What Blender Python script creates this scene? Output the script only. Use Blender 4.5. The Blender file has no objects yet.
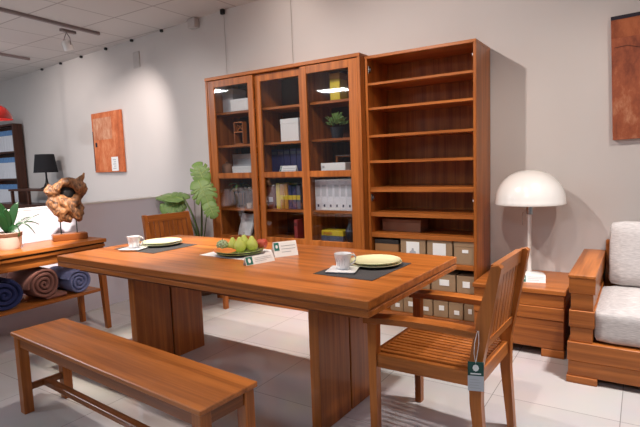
import bpy, bmesh, math, random
from mathutils import Vector, Matrix, noise
random.seed(7)
sc = bpy.context.scene
col = sc.collection
PI = math.pi

# ---------------------------------------------------------------- camera
cam_data = bpy.data.cameras.new('camera')
cam_data.sensor_fit = 'HORIZONTAL'; cam_data.sensor_width = 36.0; cam_data.lens = 500.0 / 640.0 * 36.0
cam_data.clip_start = 0.05
cam = bpy.data.objects.new('camera', cam_data); col.objects.link(cam); sc.camera = cam
YAW, PIT, ROL, CH = 0.576, 0.102, -0.036, 1.296
F = Vector((-math.sin(YAW) * math.cos(PIT), math.cos(YAW) * math.cos(PIT), -math.sin(PIT)))
R = Vector((math.cos(YAW), math.sin(YAW), 0)); U = R.cross(F)
R2 = math.cos(ROL) * R + math.sin(ROL) * U; U2 = -math.sin(ROL) * R + math.cos(ROL) * U
m = Matrix((( R2.x, U2.x, -F.x, 0), (R2.y, U2.y, -F.y, 0), (R2.z, U2.z, -F.z, CH), (0, 0, 0, 1)))
cam.matrix_world = m

# ---------------------------------------------------------------- world, exposure
w = bpy.data.worlds.new('world'); sc.world = w; w.use_nodes = True
bg = w.node_tree.nodes['Background']
bg.inputs[0].default_value = (.86, .92, 1, 1); bg.inputs[1].default_value = 0.16
sc.view_settings.view_transform = 'Standard'
sc.view_settings.look = 'None'
sc.view_settings.exposure = 0.0
sc.view_settings.gamma = 1.0
sc.view_settings.use_curve_mapping = False

# ---------------------------------------------------------------- the showroom's lights and added fill lamps
def spot(name, loc, target, power, deg, blend=0.5, color=(1.0, 0.86, 0.70), radius=0.035):
    d = bpy.data.lights.new(name, 'SPOT'); d.energy = power; d.spot_size = math.radians(deg)
    d.spot_blend = blend; d.color = color; d.shadow_soft_size = radius
    o = bpy.data.objects.new(name, d); col.objects.link(o)
    o.location = loc
    o.rotation_euler = (Vector(target) - Vector(loc)).to_track_quat('-Z', 'Y').to_euler()
    return o
def panel(name, loc, sx, sy, power, color=(0.84, 0.90, 1.0)):
    d = bpy.data.lights.new(name, 'AREA'); d.shape = 'RECTANGLE'; d.size = sx; d.size_y = sy
    d.energy = power; d.color = color
    o = bpy.data.objects.new(name, d); col.objects.link(o); o.location = loc
    return o
spot('ceiling_spot_table', (-2.00, 2.02, 2.82), (-1.6, 2.9, 0.9), 112, 150, 0.6, (1, .90, .84))
spot('ceiling_spot_sofa', (0.55, 2.35, 2.82), (-0.30, 3.10, 0.2), 64, 110, 0.6, (1, .90, .80))
spot('ceiling_spot_picture', (-4.60, 2.95, 2.82), (-5.45, 4.10, 1.55), 115, 66, 0.9, (1, .89, .84))
spot('ceiling_spot_console', (-2.55, 1.15, 2.82), (-4.15, 1.86, 0.90), 900, 25, 0.12, (1, .90, .83))
spot('ceiling_spot_cabinet', (-3.5, 1.7, 2.82), (-2.9, 3.6, 1.1), 42, 85, 0.8, (1, .95, .90))
spot('ceiling_spot_far', (-6.6, 2.6, 2.82), (-6.9, 4.2, 1.5), 66, 110, 0.9, (1, .90, .85))
spot('ceiling_spot_tabletop', (-2.95, 1.95, 2.82), (-2.85, 2.15, 0.75), 380, 36, 0.9, (1, .90, .76))
spot('ceiling_spot_floor', (0.15, 2.75, 2.82), (-0.15, 2.85, 0.0), 300, 64, 0.8, (1, .96, .95), 0.08)
spot('fill_spot_bookcase', (-0.85, 1.75, 2.82), (-1.45, 3.6, 0.9), 48, 62, 0.8, (1, .86, .74))  # added spot with no seen source, lifts the bookcase
spot('ceiling_spot_aisle', (-2.35, 3.02, 2.82), (-2.40, 2.98, 0.0), 340, 42, 0.9, (1, .90, .83))
spot('fill_spot_tableright', (-1.30, 1.95, 2.82), (-1.35, 2.10, 0.75), 95, 44, 0.9, (1, .84, .68))  # extra unseen spot put in to warm the table's right end
spot('fill_spot_wall', (-4.05, 2.40, 2.82), (-4.35, 3.95, 1.45), 35, 75, 0.9, (1, .94, .92))  # unseen fill added for the wall left of the cabinet
spot('fill_spot_upper_wall', (-2.70, 3.42, 2.82), (-2.85, 3.94, 2.50), 5, 130, 0.9, (1, .88, .80))  # invented wall washer, brightens the strip above the cabinet
panel('ceiling_panel_light', (-5.7, -2.5, 2.84), 0.65, 0.4, 100, (.80, .90, 1))
panel('ceiling_panel_light', (-7.5, -0.7, 2.84), 0.35, 0.35, 165, (.88, .94, 1))
panel('ceiling_panel_light', (-0.6, -0.9, 2.84), 0.8, 0.4, 34, (.76, .85, 1))  # unseen panel added as cool fill for the half wall

# ---------------------------------------------------------------- materials
def newmat(name):
    mt = bpy.data.materials.new(name); mt.use_nodes = True
    nt = mt.node_tree; b = nt.nodes['Principled BSDF']
    return mt, nt, b
def srgb(r, g, b):
    f = lambda c: (c / 255 / 12.92) if c / 255 <= 0.04045 else ((c / 255 + 0.055) / 1.055) ** 2.4
    return (f(r), f(g), f(b), 1)
def plain(name, rgb, rough=0.5, metal=0.0, var=0.06, scale=30, bump=0.0, coat=0.0):
    mt, nt, b = newmat(name)
    tc = nt.nodes.new('ShaderNodeTexCoord'); n = nt.nodes.new('ShaderNodeTexNoise')
    n.inputs['Scale'].default_value = scale; n.inputs['Detail'].default_value = 4
    nt.links.new(tc.outputs['Object'], n.inputs['Vector'])
    mx = nt.nodes.new('ShaderNodeMix'); mx.data_type = 'RGBA'
    c = srgb(*rgb)
    mx.inputs['A'].default_value = tuple(x * (1 - var) for x in c[:3]) + (1,)
    mx.inputs['B'].default_value = tuple(min(1, x * (1 + var)) for x in c[:3]) + (1,)
    nt.links.new(n.outputs['Fac'], mx.inputs['Factor'])
    nt.links.new(mx.outputs['Result'], b.inputs['Base Color'])
    b.inputs['Roughness'].default_value = rough; b.inputs['Metallic'].default_value = metal
    b.inputs['Coat Weight'].default_value = coat
    if bump:
        bp = nt.nodes.new('ShaderNodeBump'); bp.inputs['Strength'].default_value = bump; bp.inputs['Distance'].default_value = 0.01
        nt.links.new(n.outputs['Fac'], bp.inputs['Height']); nt.links.new(bp.outputs['Normal'], b.inputs['Normal'])
    return mt
def wood(name, dark, light, axis, rough=0.34, fine=1.0, coat=0.08):
    mt, nt, b = newmat(name)
    tc = nt.nodes.new('ShaderNodeTexCoord'); oi = nt.nodes.new('ShaderNodeObjectInfo')
    mul = nt.nodes.new('ShaderNodeMath'); mul.operation = 'MULTIPLY'; mul.inputs[1].default_value = 17.0
    nt.links.new(oi.outputs['Random'], mul.inputs[0])
    add = nt.nodes.new('ShaderNodeVectorMath'); add.operation = 'ADD'
    nt.links.new(tc.outputs['Object'], add.inputs[0]); nt.links.new(mul.outputs[0], add.inputs[1])
    mp = nt.nodes.new('ShaderNodeMapping')
    s = [14.0 * fine] * 3; s[axis] = 0.7 * fine
    mp.inputs['Scale'].default_value = s
    nt.links.new(add.outputs[0], mp.inputs['Vector'])
    n = nt.nodes.new('ShaderNodeTexNoise'); n.inputs['Scale'].default_value = 1.6; n.inputs['Detail'].default_value = 6; n.inputs['Distortion'].default_value = 0.5
    nt.links.new(mp.outputs[0], n.inputs['Vector'])
    mp2 = nt.nodes.new('ShaderNodeMapping'); s2 = [110.0] * 3; s2[axis] = 2.5; mp2.inputs['Scale'].default_value = s2
    nt.links.new(add.outputs[0], mp2.inputs['Vector'])
    n2 = nt.nodes.new('ShaderNodeTexNoise'); n2.inputs['Scale'].default_value = 1.0; n2.inputs['Detail'].default_value = 3
    nt.links.new(mp2.outputs[0], n2.inputs['Vector'])
    mm = nt.nodes.new('ShaderNodeMath'); mm.operation = 'MULTIPLY_ADD'; mm.inputs[1].default_value = 0.35
    nt.links.new(n2.outputs['Fac'], mm.inputs[0])
    sub = nt.nodes.new('ShaderNodeMath'); sub.operation = 'SUBTRACT'; sub.inputs[1].default_value = 0.175
    nt.links.new(n.outputs['Fac'], sub.inputs[0]); nt.links.new(sub.outputs[0], mm.inputs[2])
    cr = nt.nodes.new('ShaderNodeValToRGB')
    cr.color_ramp.elements[0].position = 0.30; cr.color_ramp.elements[0].color = srgb(*dark)
    cr.color_ramp.elements[1].position = 0.70; cr.color_ramp.elements[1].color = srgb(*light)
    nt.links.new(mm.outputs[0], cr.inputs[0])
    nt.links.new(cr.outputs[0], b.inputs['Base Color'])
    b.inputs['Roughness'].default_value = rough
    b.inputs['Specular IOR Level'].default_value = 0.36; b.inputs['Coat Weight'].default_value = coat; b.inputs['Coat Roughness'].default_value = 0.2
    return mt
TEAK = [wood('teak_' + a, (136, 73, 26), (190, 112, 50), i) for i, a in enumerate('xyz')]
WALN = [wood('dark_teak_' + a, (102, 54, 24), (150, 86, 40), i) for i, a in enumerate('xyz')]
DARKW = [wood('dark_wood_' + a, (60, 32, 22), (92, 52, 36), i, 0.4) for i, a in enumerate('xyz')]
def pick(fam, me):
    lo = [min(v.co[i] for v in me.vertices) for i in range(3)]; hi = [max(v.co[i] for v in me.vertices) for i in range(3)]
    d = [hi[i] - lo[i] for i in range(3)]
    return fam[d.index(max(d))]
M = {}
M['wall'] = plain('wall_paint', (214, 207, 203), 0.9, var=0.015, scale=3)
M['partition'] = plain('partition_paint', (224, 219, 229), 0.8, var=0.015, scale=3)
M['cap'] = plain('cap_paint', (232, 228, 224), 0.6, var=0.01)
M['white_plastic'] = plain('white_plastic', (243, 239, 234), 0.22, var=0.01, coat=0.4)
M['ceramic'] = plain('white_ceramic', (238, 238, 240), 0.15, var=0.01, coat=0.5)
M['green_ceramic'] = plain('pale_green_ceramic', (222, 224, 184), 0.2, var=0.03, coat=0.4)
M['olive_ceramic'] = plain('olive_ceramic', (170, 186, 112), 0.2, var=0.05, coat=0.4)
M['dark_glaze'] = plain('dark_glaze', (44, 40, 34), 0.3)
M['charcoal_mat'] = plain('charcoal_weave', (62, 60, 62), 0.9, var=0.35, scale=260, bump=0.3)
M['white_mat'] = plain('white_weave', (226, 222, 220), 0.9, var=0.08, scale=260, bump=0.2)
M['paper'] = plain('white_paper', (240, 240, 238), 0.7, var=0.01)
M['greypaper'] = plain('grey_paper', (196, 198, 204), 0.7, var=0.03)
M['ink'] = plain('grey_ink', (176, 178, 182), 0.8)
M['teal'] = plain('teal_print', (22, 110, 96), 0.6, var=0.03)
M['darkteal'] = plain('dark_teal_print', (26, 74, 66), 0.6, var=0.03)
M['black'] = plain('black_satin', (22, 21, 22), 0.5)
M['blackfabric'] = plain('black_fabric', (26, 25, 30), 0.9, var=0.2, scale=200)
M['chrome'] = plain('chrome', (200, 200, 200), 0.2, metal=1.0)
M['metal_grey'] = plain('grey_metal', (142, 128, 126), 0.5, metal=0.2)
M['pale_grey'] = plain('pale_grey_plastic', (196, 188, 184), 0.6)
M['cable'] = plain('cable', (182, 172, 166), 0.7)
M['kraft'] = plain('kraft_board', (158, 130, 100), 0.85, var=0.06, scale=60)
M['kraft_dark'] = plain('kraft_dark', (150, 108, 68), 0.85, var=0.06, scale=60)
M['boxwood'] = plain('grey_brown_box', (150, 108, 84), 0.7, var=0.08, scale=20)
M['lid_black'] = plain('dark_lid', (40, 34, 32), 0.6)
M['leaf'] = plain('leaf_green', (124, 156, 84), 0.45, var=0.3, scale=22)
M['leaf_dark'] = plain('leaf_dark', (26, 62, 28), 0.4, var=0.3, scale=22)
M['stem'] = plain('leaf_stem', (86, 104, 56), 0.5, var=0.2)
M['vein'] = plain('leaf_vein', (168, 190, 112), 0.5, var=0.1)
M['tip'] = plain('dry_tip', (132, 82, 52), 0.7)
M['pear'] = plain('pear_skin', (196, 204, 98), 0.4, var=0.15, scale=24)
M['apple'] = plain('apple_skin', (190, 78, 58), 0.35, var=0.3, scale=26)
M['orange'] = plain('papaya_flesh', (255, 142, 62), 0.45, var=0.15, scale=40)
M['sugar'] = plain('custard_apple', (168, 182, 140), 0.6, var=0.25, scale=60)
M['stalk'] = plain('brown_stalk', (84, 58, 36), 0.8)
M['navy'] = plain('navy_towel', (38, 44, 88), 0.98, var=0.2, scale=120, bump=0.4)
M['brown_towel'] = plain('brown_towel', (138, 92, 80), 0.98, var=0.18, scale=120, bump=0.4)
M['blue_towel'] = plain('blue_grey_towel', (122, 128, 168), 0.98, var=0.16, scale=120, bump=0.4)
M['red_enamel'] = plain('red_enamel', (172, 34, 26), 0.25, var=0.03, coat=0.4)
M['pot'] = plain('pale_pot', (206, 190, 176), 0.4, var=0.08, scale=14)
M['brownpot'] = plain('brown_pot', (110, 74, 54), 0.5, var=0.08)
M['soil'] = plain('soil', (52, 38, 28), 0.95, var=0.3, scale=60)
M['yellow'] = plain('yellow_card', (214, 190, 44), 0.5, var=0.05)
M['mustard'] = plain('mustard_card', (186, 132, 40), 0.5, var=0.05)
M['darkblue'] = plain('dark_blue_cover', (44, 44, 92), 0.5, var=0.1)
M['maroon'] = plain('maroon_cover', (92, 36, 32), 0.5, var=0.08)
M['redbook'] = plain('red_cover', (150, 54, 52), 0.5)
M['greybook'] = plain('slate_cover', (86, 92, 112), 0.5)
M['darkvase'] = plain('dark_vase', (36, 38, 46), 0.3)
M['binder'] = plain('white_binder', (232, 232, 238), 0.5, var=0.02)
M['binder_dot'] = plain('binder_dot', (70, 74, 96), 0.5)
M['bluepic'] = plain('sky_blue_print', (104, 146, 196), 0.6, var=0.3, scale=18)
M['groove'] = plain('shadow_groove', (52, 28, 16), 0.7)
# woven pale linen
mt, nt, b = newmat('pale_linen'); M['linen'] = mt
tc = nt.nodes.new('ShaderNodeTexCoord'); mp = nt.nodes.new('ShaderNodeMapping'); mp.inputs['Scale'].default_value = (20, 60, 160)
n = nt.nodes.new('ShaderNodeTexNoise'); n.inputs['Scale'].default_value = 1.4; n.inputs['Detail'].default_value = 5
cr = nt.nodes.new('ShaderNodeValToRGB'); cr.color_ramp.elements[0].color = srgb(176, 170, 168); cr.color_ramp.elements[1].color = srgb(212, 206, 203)
cr.color_ramp.elements[0].position = 0.3; cr.color_ramp.elements[1].position = 0.7
bp = nt.nodes.new('ShaderNodeBump'); bp.inputs['Strength'].default_value = 0.25; bp.inputs['Distance'].default_value = 0.004
nt.links.new(tc.outputs['Object'], mp.inputs[0]); nt.links.new(mp.outputs[0], n.inputs['Vector']); nt.links.new(n.outputs['Fac'], cr.inputs[0])
nt.links.new(cr.outputs[0], b.inputs['Base Color']); nt.links.new(n.outputs['Fac'], bp.inputs['Height']); nt.links.new(bp.outputs['Normal'], b.inputs['Normal'])
b.inputs['Roughness'].default_value = 0.95
# glass pane
mt = bpy.data.materials.new('clear_glass'); mt.use_nodes = True; M['glass'] = mt
nt = mt.node_tree; nt.nodes.clear()
out = nt.nodes.new('ShaderNodeOutputMaterial'); tr = nt.nodes.new('ShaderNodeBsdfTransparent'); gl = nt.nodes.new('ShaderNodeBsdfGlossy')
gl.inputs['Roughness'].default_value = 0.02; tr.inputs['Color'].default_value = (0.93, 0.94, 0.95, 1)
fr = nt.nodes.new('ShaderNodeFresnel')
ge = nt.nodes.new('ShaderNodeNewGeometry'); io = nt.nodes.new('ShaderNodeMix'); io.inputs['A'].default_value = 1.5; io.inputs['B'].default_value = 1 / 1.5
nt.links.new(ge.outputs['Backfacing'], io.inputs['Factor']); nt.links.new(io.outputs['Result'], fr.inputs['IOR'])
mx = nt.nodes.new('ShaderNodeMixShader')
nt.links.new(fr.outputs[0], mx.inputs[0]); nt.links.new(tr.outputs[0], mx.inputs[1]); nt.links.new(gl.outputs[0], mx.inputs[2]); nt.links.new(mx.outputs[0], out.inputs[0])
# polished floor tiles
mt, nt, b = newmat('polished_floor_tiles'); M['floor'] = mt
tc = nt.nodes.new('ShaderNodeTexCoord'); mp = nt.nodes.new('ShaderNodeMapping'); mp.inputs['Location'].default_value = (0.665, -0.29, 0)
br = nt.nodes.new('ShaderNodeTexBrick'); br.offset = 0.0; br.inputs['Scale'].default_value = 1.0
br.inputs['Brick Width'].default_value = 0.6; br.inputs['Row Height'].default_value = 0.6; br.inputs['Mortar Size'].default_value = 0.0022
br.inputs['Mortar Smooth'].default_value = 0.2; br.inputs['Bias'].default_value = 0
br.inputs['Color1'].default_value = srgb(206, 202, 200); br.inputs['Color2'].default_value = srgb(212, 208, 206); br.inputs['Mortar'].default_value = srgb(150, 146, 144)
n = nt.nodes.new('ShaderNodeTexNoise'); n.inputs['Scale'].default_value = 3.0; n.inputs['Detail'].default_value = 6
mixc = nt.nodes.new('ShaderNodeMix'); mixc.data_type = 'RGBA'; mixc.blend_type = 'MULTIPLY'; mixc.inputs['Factor'].default_value = 0.18
nt.links.new(tc.outputs['Object'], mp.inputs[0]); nt.links.new(mp.outputs[0], br.inputs['Vector']); nt.links.new(tc.outputs['Object'], n.inputs['Vector'])
nt.links.new(br.outputs['Color'], mixc.inputs['A']); nt.links.new(n.outputs['Color'], mixc.inputs['B']); nt.links.new(mixc.outputs['Result'], b.inputs['Base Color'])
b.inputs['Roughness'].default_value = 0.09; b.inputs['Specular IOR Level'].default_value = 0.5
# suspended ceiling tiles
mt, nt, b = newmat('ceiling_tiles'); M['ceiling'] = mt
tc = nt.nodes.new('ShaderNodeTexCoord'); mp = nt.nodes.new('ShaderNodeMapping'); mp.inputs['Location'].default_value = (4.09 + 6.1, 0.24, 0)
br = nt.nodes.new('ShaderNodeTexBrick'); br.offset = 0.0; br.inputs['Scale'].default_value = 1.0
br.inputs['Brick Width'].default_value = 0.61; br.inputs['Row Height'].default_value = 0.61; br.inputs['Mortar Size'].default_value = 0.009; br.inputs['Mortar Smooth'].default_value = 0.3
br.inputs['Color1'].default_value = srgb(203, 196, 192); br.inputs['Color2'].default_value = srgb(207, 200, 196); br.inputs['Mortar'].default_value = srgb(166, 156, 152)
nt.links.new(tc.outputs['Object'], mp.inputs[0]); nt.links.new(mp.outputs[0], br.inputs['Vector']); nt.links.new(br.outputs['Color'], b.inputs['Base Color'])
b.inputs['Roughness'].default_value = 0.95
# abstract rust painting
def painting(name, c1, c2, c3, seed, sc_=3.0):
    mt, nt, b = newmat(name)
    tc = nt.nodes.new('ShaderNodeTexCoord')
    mp = nt.nodes.new('ShaderNodeMapping'); mp.inputs['Location'].default_value = (seed, seed * 2, seed * 3); mp.inputs['Scale'].default_value = (1.6, 1, 0.8)
    n = nt.nodes.new('ShaderNodeTexNoise'); n.inputs['Scale'].default_value = sc_; n.inputs['Detail'].default_value = 9; n.inputs['Roughness'].default_value = 0.72
    cr = nt.nodes.new('ShaderNodeValToRGB'); e = cr.color_ramp.elements
    e[0].position = 0.36; e[0].color = srgb(*c1); e[1].position = 0.70; e[1].color = srgb(*c3)
    k = e.new(0.52); k.color = srgb(*c2)
    nt.links.new(tc.outputs['Object'], mp.inputs[0]); nt.links.new(mp.outputs[0], n.inputs['Vector']); nt.links.new(n.outputs['Fac'], cr.inputs[0]); nt.links.new(cr.outputs[0], b.inputs['Base Color'])
    b.inputs['Roughness'].default_value = 0.7
    return mt
M['paint_orange'] = painting('rust_orange_canvas', (168, 80, 42), (208, 112, 64), (230, 160, 116), 1.3)
M['paint_pale'] = painting('rust_pale_field', (186, 104, 66), (206, 142, 108), (226, 190, 160), 4.1, 7.0)
M['paint_red'] = painting('rust_red_canvas', (124, 58, 34), (164, 86, 52), (206, 146, 110), 2.7, 4.0)
M['paint_edge'] = plain('canvas_edge', (86, 46, 34), 0.8)
M['paint_dark'] = plain('dark_paint', (34, 26, 40), 0.7)
M['paint_band'] = painting('rust_band', (136, 64, 32), (176, 96, 56), (190, 112, 70), 6.0, 3.0)
# burl root wood
mt, nt, b = newmat('burl_root'); M['burl'] = mt
tc = nt.nodes.new('ShaderNodeTexCoord'); mp = nt.nodes.new('ShaderNodeMapping'); mp.inputs['Scale'].default_value = (9, 9, 5)
n = nt.nodes.new('ShaderNodeTexNoise'); n.inputs['Scale'].default_value = 2.0; n.inputs['Detail'].default_value = 8; n.inputs['Distortion'].default_value = 2.2
cr = nt.nodes.new('ShaderNodeValToRGB'); cr.color_ramp.elements[0].position = 0.36; cr.color_ramp.elements[0].color = srgb(66, 40, 24)
cr.color_ramp.elements[1].position = 0.62; cr.color_ramp.elements[1].color = srgb(164, 114, 72)
bp = nt.nodes.new('ShaderNodeBump'); bp.inputs['Strength'].default_value = 0.7; bp.inputs['Distance'].default_value = 0.02
nt.links.new(tc.outputs['Object'], mp.inputs[0]); nt.links.new(mp.outputs[0], n.inputs['Vector']); nt.links.new(n.outputs['Fac'], cr.inputs[0]); nt.links.new(cr.outputs[0], b.inputs['Base Color'])
nt.links.new(n.outputs['Fac'], bp.inputs['Height']); nt.links.new(bp.outputs['Normal'], b.inputs['Normal']); b.inputs['Roughness'].default_value = 0.5
# glowing lamp bulb
mt, nt, b = newmat('lit_bulb'); M['bulb'] = mt
b.inputs['Base Color'].default_value = (1, 0.95, 0.88, 1); b.inputs['Emission Color'].default_value = (1, 0.92, 0.8, 1); b.inputs['Emission Strength'].default_value = 12

# ---------------------------------------------------------------- mesh builder
class MB:
    def __init__(s): s.bm = bmesh.new()
    def _xf(s, vs, mat):
        if mat is not None:
            for v in vs: v.co = mat @ v.co
    def box(s, x0, x1, y0, y1, z0, z1, bev=0.002, mat=None, seg=1):
        x0, x1 = min(x0, x1), max(x0, x1); y0, y1 = min(y0, y1), max(y0, y1); z0, z1 = min(z0, z1), max(z0, z1)
        r = bmesh.ops.create_cube(s.bm, size=1.0); vs = r['verts']
        for v in vs:
            v.co = Vector((x0 + (v.co.x + .5) * (x1 - x0), y0 + (v.co.y + .5) * (y1 - y0), z0 + (v.co.z + .5) * (z1 - z0)))
        bev = min(bev, 0.45 * min(x1 - x0, y1 - y0, z1 - z0))
        if bev > 0:
            es = list({e for v in vs for e in v.link_edges})
            r = bmesh.ops.bevel(s.bm, geom=es, offset=bev, segments=seg, affect='EDGES', profile=0.5)
            vs = list({v for f in r['faces'] for v in f.verts} | {v for v in vs if v.is_valid})
        s._xf(vs, mat); return s
    def hexa(s, bot, top):                       # eight corners: a tapered board
        vb = [s.bm.verts.new(p) for p in bot]; vt = [s.bm.verts.new(p) for p in top]
        s.bm.faces.new(vb[::-1]); s.bm.faces.new(vt)
        for i in range(4): s.bm.faces.new((vb[i], vb[(i + 1) % 4], vt[(i + 1) % 4], vt[i]))
        return s
    def prism(s, pts, a, b, axis=2, mat=None):    # polygon extruded along an axis
        def P(p, h): q = list(p); q.insert(axis, h); return Vector(q)
        va = [s.bm.verts.new(P(p, a)) for p in pts]; vb = [s.bm.verts.new(P(p, b)) for p in pts]
        s.bm.faces.new(va); s.bm.faces.new(vb[::-1]); n_ = len(pts)
        for i in range(n_): s.bm.faces.new((va[i], vb[i], vb[(i + 1) % n_], va[(i + 1) % n_]))
        s._xf(va + vb, mat); return s
    def lathe(s, prof, c=(0, 0, 0), n=32, mat=None, sy=1.0):
        rings = []; allv = []
        for r, z in prof:
            if r < 1e-6: ring = [s.bm.verts.new((c[0], c[1], c[2] + z))]
            else: ring = [s.bm.verts.new((c[0] + r * math.cos(2 * PI * i / n), c[1] + sy * r * math.sin(2 * PI * i / n), c[2] + z)) for i in range(n)]
            rings.append(ring); allv += ring
        for A, B in zip(rings, rings[1:]):
            for i in range(n):
                a, a2 = A[i % len(A)], A[(i + 1) % len(A)]; b_, b2 = B[i % len(B)], B[(i + 1) % len(B)]
                f = []
                for v in (a, a2, b2, b_):
                    if v not in f: f.append(v)
                if len(f) > 2:
                    try: s.bm.faces.new(f)
                    except ValueError: pass
        s._xf(allv, mat); return s
    def tube(s, pts, r, n=10, caps=True):
        pts = [Vector(p) for p in pts]; rings = []
        rs = r if isinstance(r, (list, tuple)) else [r] * len(pts)
        for i, p in enumerate(pts):
            d = (pts[min(i + 1, len(pts) - 1)] - pts[max(i - 1, 0)]).normalized()
            a = d.cross(Vector((0, 0, 1)))
            if a.length < 1e-3: a = d.cross(Vector((1, 0, 0)))
            a.normalize(); b_ = d.cross(a)
            rings.append([s.bm.verts.new(p + rs[i] * (math.cos(2 * PI * k / n) * a + math.sin(2 * PI * k / n) * b_)) for k in range(n)])
        for A, B in zip(rings, rings[1:]):
            for k in range(n): s.bm.faces.new((A[k], A[(k + 1) % n], B[(k + 1) % n], B[k]))
        if caps: s.bm.faces.new(rings[0][::-1]); s.bm.faces.new(rings[-1])
        return s
    def sphere(s, c, r, sc=(1, 1, 1), sub=3):
        q = bmesh.ops.create_icosphere(s.bm, subdivisions=sub, radius=r)
        for v in q['verts']: v.co = Vector((c[0] + v.co.x * sc[0], c[1] + v.co.y * sc[1], c[2] + v.co.z * sc[2]))
        return s
    def build(s, name, mat, parent=None, off=(0, 0, 0), smooth=False, mods=()):
        bmesh.ops.recalc_face_normals(s.bm, faces=s.bm.faces[:])
        o_ = Vector(off)
        for v in s.bm.verts: v.co -= o_
        me = bpy.data.meshes.new(name); s.bm.to_mesh(me); s.bm.free()
        if isinstance(mat, list): mat = pick(mat, me)
        if smooth:
            for p in me.polygons: p.use_smooth = True
        me.materials.append(mat)
        o = bpy.data.objects.new(name, me); col.objects.link(o)
        if parent is not None: o.parent = parent
        return o
def tag(o, label, cat, group=None):
    o['label'] = label; o['category'] = cat
    if group: o['group'] = group
    return o
def thing(name, label, cat, loc=(0, 0, 0), rz=0.0, group=None):
    o = bpy.data.objects.new(name, None); col.objects.link(o); o.location = loc; o.rotation_euler = (0, 0, rz)
    o.empty_display_size = 0.1
    return tag(o, label, cat, group)
def single(o, loc):                               # one-mesh thing moved to its own base
    o.location = loc; return o
def struct(o): o['kind'] = 'structure'; return o
def smooth_angle(o, deg=40):
    me = o.data
    for p in me.polygons: p.use_smooth = True
    me.set_sharp_from_angle(angle=math.radians(deg)); return o
def copy_tree(root, loc, rz, label, group=None):
    r = root.copy(); col.objects.link(r); r.location = loc; r.rotation_euler = (0, 0, rz); r['label'] = label
    if group: r['group'] = group
    for ch in list(root.children):
        c = ch.copy(); col.objects.link(c); c.parent = r
        for g in ch.children:
            d = g.copy(); col.objects.link(d); d.parent = c
    return r

# ---------------------------------------------------------------- the setting
HC = 2.88
struct(MB().box(-10.5, 3.0, -4.0, 5.2, -0.06, 0.0, 0).build('floor', M['floor']))
struct(MB().box(-10.5, 3.0, -4.0, 5.2, HC, HC + 0.06, 0).build('ceiling', M['ceiling']))
WB = MB()
WB.prism([(3.0, 3.945), (-3.6, 3.945), (-10.5, 4.60), (-10.5, 4.72), (-3.6, 4.06), (3.0, 4.06)], 0.0, HC)
struct(WB.build('wall_back', M['wall']))
struct(MB().box(-4.42, -4.30, -1.5, 3.99, 0.0, 0.985, 0.001).build('wall_left', M['partition']))
struct(MB().box(-4.425, -4.295, -1.5, 3.99, 0.985, 1.0, 0.002).build('trim_1', M['cap']))

# ---------------------------------------------------------------- sliding glass cabinet
AX0, AX1, AY, AZ, YB = -3.512, -1.852, 3.486, 2.122, 3.935
ca = (0.5 * (AX0 + AX1), 0.5 * (AY + YB), 0)
cabA = thing('glass_door_cabinet', 'wide teak display cabinet with three sliding glass doors against the wall', 'cabinet', ca)
def pa(name, *b, mat=TEAK, parent=cabA, bev=0.002): return MB().box(*b, bev).build(name, mat, parent, ca)
pa('side_panel', AX0, AX0 + 0.025, AY, YB, 0, AZ - 0.028); pa('side_panel', AX1 - 0.025, AX1, AY, YB, 0, AZ - 0.028)
pa('top_panel', AX0, AX1, AY - 0.004, YB, AZ - 0.028, AZ)
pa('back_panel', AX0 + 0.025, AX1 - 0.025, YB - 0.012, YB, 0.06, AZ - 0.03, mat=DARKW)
pa('base_panel', AX0 + 0.025, AX1 - 0.025, AY + 0.07, YB - 0.012, 0.06, 0.09); pa('plinth', AX0 + 0.025, AX1 - 0.025, AY + 0.01, AY + 0.03, 0.0, 0.075)
DV = (-2.945, -2.395)
for xd in DV: pa('divider', xd - 0.011, xd + 0.011, AY + 0.066, YB - 0.013, 0.09, AZ - 0.03)
SEC = [(AX0 + 0.026, DV[0] - 0.012), (DV[0] + 0.012, DV[1] - 0.012), (DV[1] + 0.012, AX1 - 0.026)]
SHZ = [0.62, 0.885, 1.19, 1.49, 1.80]
for (xa, xb) in SEC:
    for z in SHZ: pa('shelf', xa, xb, AY + 0.085, YB - 0.014, z - 0.022, z)
def door(x0, x1, y0, wl, wr):
    t = 0.022; z0, z1, zt, zm0, zm1, zb = 0.08, AZ - 0.034, 2.026, 1.177, 1.226, 0.638
    d = MB()
    d.box(x0, x0 + wl, y0, y0 + t, z0, z1); d.box(x1 - wr, x1, y0, y0 + t, z0, z1)
    d.box(x0 + wl, x1 - wr, y0 + .001, y0 + t - .001, zt, z1); d.box(x0 + wl, x1 - wr, y0 + .001, y0 + t - .001, zm0, zm1)
    d.box(x0 + wl, x1 - wr, y0 + .001, y0 + t - .001, zb - 0.06, zb); d.box(x0 + wl, x1 - wr, y0 + .001, y0 + t - .001, z0, z0 + 0.07)
    o = d.build('door', TEAK[2], cabA, ca)
    MB().box(x0 + wl, x1 - wr, y0 + .008, y0 + .014, z0 + .07, zb - .06, 0).build('lower_panel', TEAK[2], o, ca)
    for a, b_ in ((zb, zm0), (zm1, zt)):
        MB().box(x0 + wl - .004, x1 - wr + .004, y0 + .009, y0 + .013, a - .004, b_ + .004, 0).build('glass_pane', M['glass'], o, ca)
    return o
door(-3.486, -2.935, AY + 0.006, 0.078, 0.060)
door(-2.938, -2.395, AY + 0.036, 0.062, 0.062)
door(-2.420, -1.879, AY + 0.006, 0.060, 0.082)

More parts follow.
